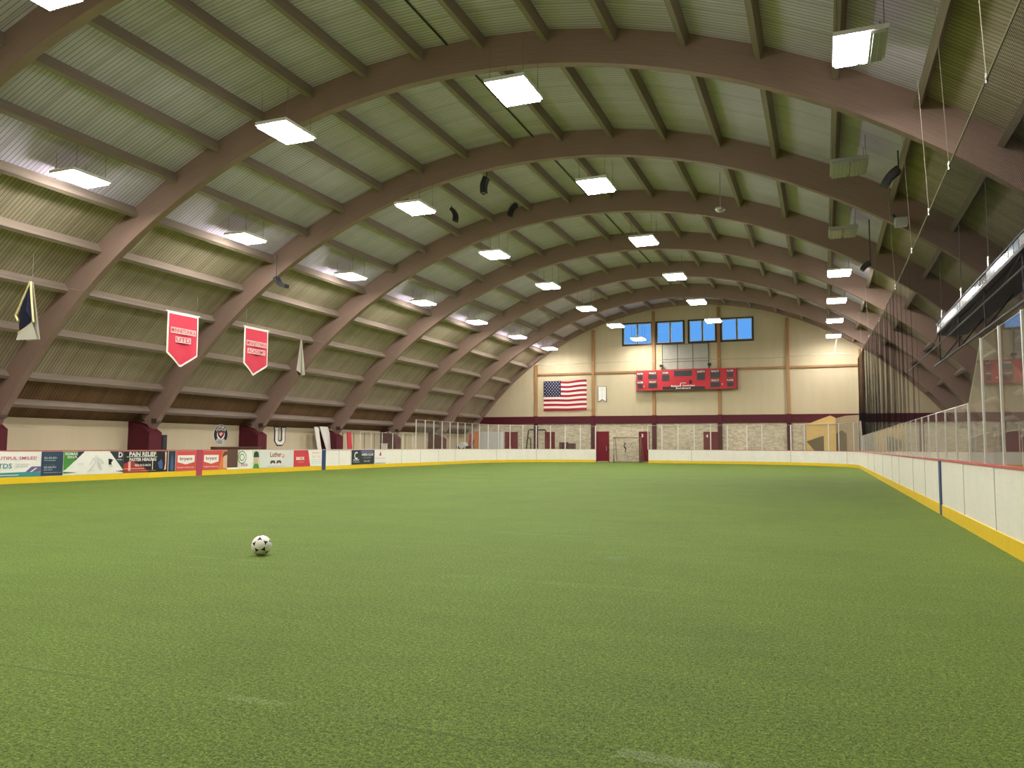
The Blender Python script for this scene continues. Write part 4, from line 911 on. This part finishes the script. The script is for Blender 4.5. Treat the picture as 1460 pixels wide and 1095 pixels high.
# ================================================================== ROOF THINGS
def curved_speaker(label, px0, px1, Y, bend, wd=.26):
    a, b = onY(px0[0], px0[1], Y), onY(px1[0], px1[1], Y); c = (a+b)/2; d = b-a; nrm = Vector((d.z, 0, -d.x)).normalized(); L = d.length
    root = empty('loudspeaker', label, 'loudspeaker', tuple(a), 'curved black loudspeakers under the roof')
    q = MB(); N = 9; prev = None; fr = MB()
    for i in range(N+1):
        t = i/N; p = a+d*t+nrm*bend*L*math.sin(math.pi*t)-a
        tg = (d+nrm*bend*L*math.pi*math.cos(math.pi*t)).normalized(); nn = Vector((tg.z, 0, -tg.x))
        r = [p-nn*wd/2-VY*.15, p+nn*wd/2-VY*.15, p+nn*wd/2+VY*.15, p-nn*wd/2+VY*.15]
        if prev:
            for j in range(4): k = (j+1) % 4; q.quad(prev[j], prev[k], r[k], r[j])
            fr.quad(*[v-VY*.006 for v in (prev[0]*.8+prev[1]*.2, prev[0]*.2+prev[1]*.8, r[0]*.2+r[1]*.8, r[0]*.8+r[1]*.2)])
        else: q.quad(*r[::-1])
        prev = r
    q.quad(*prev); q.build('cabinet', M['speaker'], root); fr.build('grille', M['dark'], root)
    top = roof_z(a.x, S_PUR)-a.z
    q = MB(); q.tube([(0,0,-.05), (0,0,max(.15, top))], .02, 6); q.build('mounting_rod', M['dark'], root)
curved_speaker('curved black loudspeaker hung highest, near the middle of the roof', (694, 253), (690, 276), 28.3, .10, .20)
curved_speaker('curved black loudspeaker left of the highest one under the roof', (644, 298), (649, 316), 31.0, -.16, .15)
curved_speaker('curved black loudspeaker before the third arch, right of the highest one', (737, 292), (727, 308), 33.6, .16, .15)
curved_speaker('curved black loudspeaker fixed to the lower left leg of the second arch', (394, 396), (409, 408), 26.6, .16, .15)
curved_speaker('curved black loudspeaker at upper right beside the unlit panel light', (1281, 242), (1261, 265), 22.6, .08, .20)
curved_speaker('small curved black loudspeaker on the right above the lit lamps', (1241, 375), (1229, 385), 30.0, .1, .16)
p = onY(1027, 298, 31.0); root = empty('round_pendant', 'small round white pendant hanging on a rod under the roof', 'pendant', tuple(p))
q = MB(); q.tube([(0,0,-.10), (0,0,-.02), (0,0,.05), (0,0,.10)], [.14,.20,.20,.08], 18); q.build('disc', M['steel'], root, True); q = MB(); q.tube([(0,0,.08), (0,0,roof_z(p.x, S_DECK)-p.z)], .02, 6); q.build('rod', M['steel'], root)
p = onY(1284, 316, 26.7); root = empty('floodlight', 'small grey boxy floodlight fixed to the second arch, upper right', 'floodlight', tuple(p))
q = MB(); q.box(-.17, .19, -.18, .14, -.15, .10); q.build('housing', M['steel'], root); q = MB(); q.tube([(-.12,.05,.10), (-.20,.1,.26)], .05, 8); q.build('lamp_head', M['dark'], root); q = MB(); q.box(-.05, .05, .1, .23, -.04, .04); q.build('bracket', M['dark'], root)
q = MB(); q.tube([(-9.95, y, roof_z(-9.95, S_DECK)-.05) for y in (-8, 62.3)], .028, 6); o = q.build('conduit', M['dark']); tag(o, 'thin dark conduit running along the ridge of the roof', 'conduit', kind='thing')

# ================================================================== LIGHT AND CAMERA
w = bpy.data.worlds.new('World'); scene.world = w; w.use_nodes = True; nt = w.node_tree; nt.nodes.clear()
bg = nt.nodes.new('ShaderNodeBackground'); ow = nt.nodes.new('ShaderNodeOutputWorld'); bg.inputs[0].default_value = (.105,.335,.80,1); bg.inputs[1].default_value = 1.0; nt.links.new(bg.outputs[0], ow.inputs[0])

cam = bpy.data.cameras.new('camera'); co = bpy.data.objects.new('camera', cam); COL.objects.link(co)
cam.sensor_fit = 'HORIZONTAL'; cam.sensor_width = 36; cam.lens = F/1460*36; cam.clip_start = .05; cam.clip_end = 300
co.matrix_world = Matrix(((CR.x, CU.x, -CF.x, 0), (CR.y, CU.y, -CF.y, 0), (CR.z, CU.z, -CF.z, EYE), (0,0,0,1)))
scene.camera = co
vs = scene.view_settings; scene.display_settings.display_device = 'sRGB'; vs.view_transform = 'Standard'; vs.look = 'None'; vs.gamma = 1; vs.use_curve_mapping = False
vs.exposure = 0.34
cy = scene.cycles; cy.use_denoising = True
try: cy.denoiser = 'OPENIMAGEDENOISE'
except Exception: pass
cy.max_bounces = 8; cy.diffuse_bounces = 5; cy.glossy_bounces = 4; cy.transparent_max_bounces = 40; cy.sample_clamp_indirect = 6; cy.use_light_tree = True; cy.caustics_reflective = False
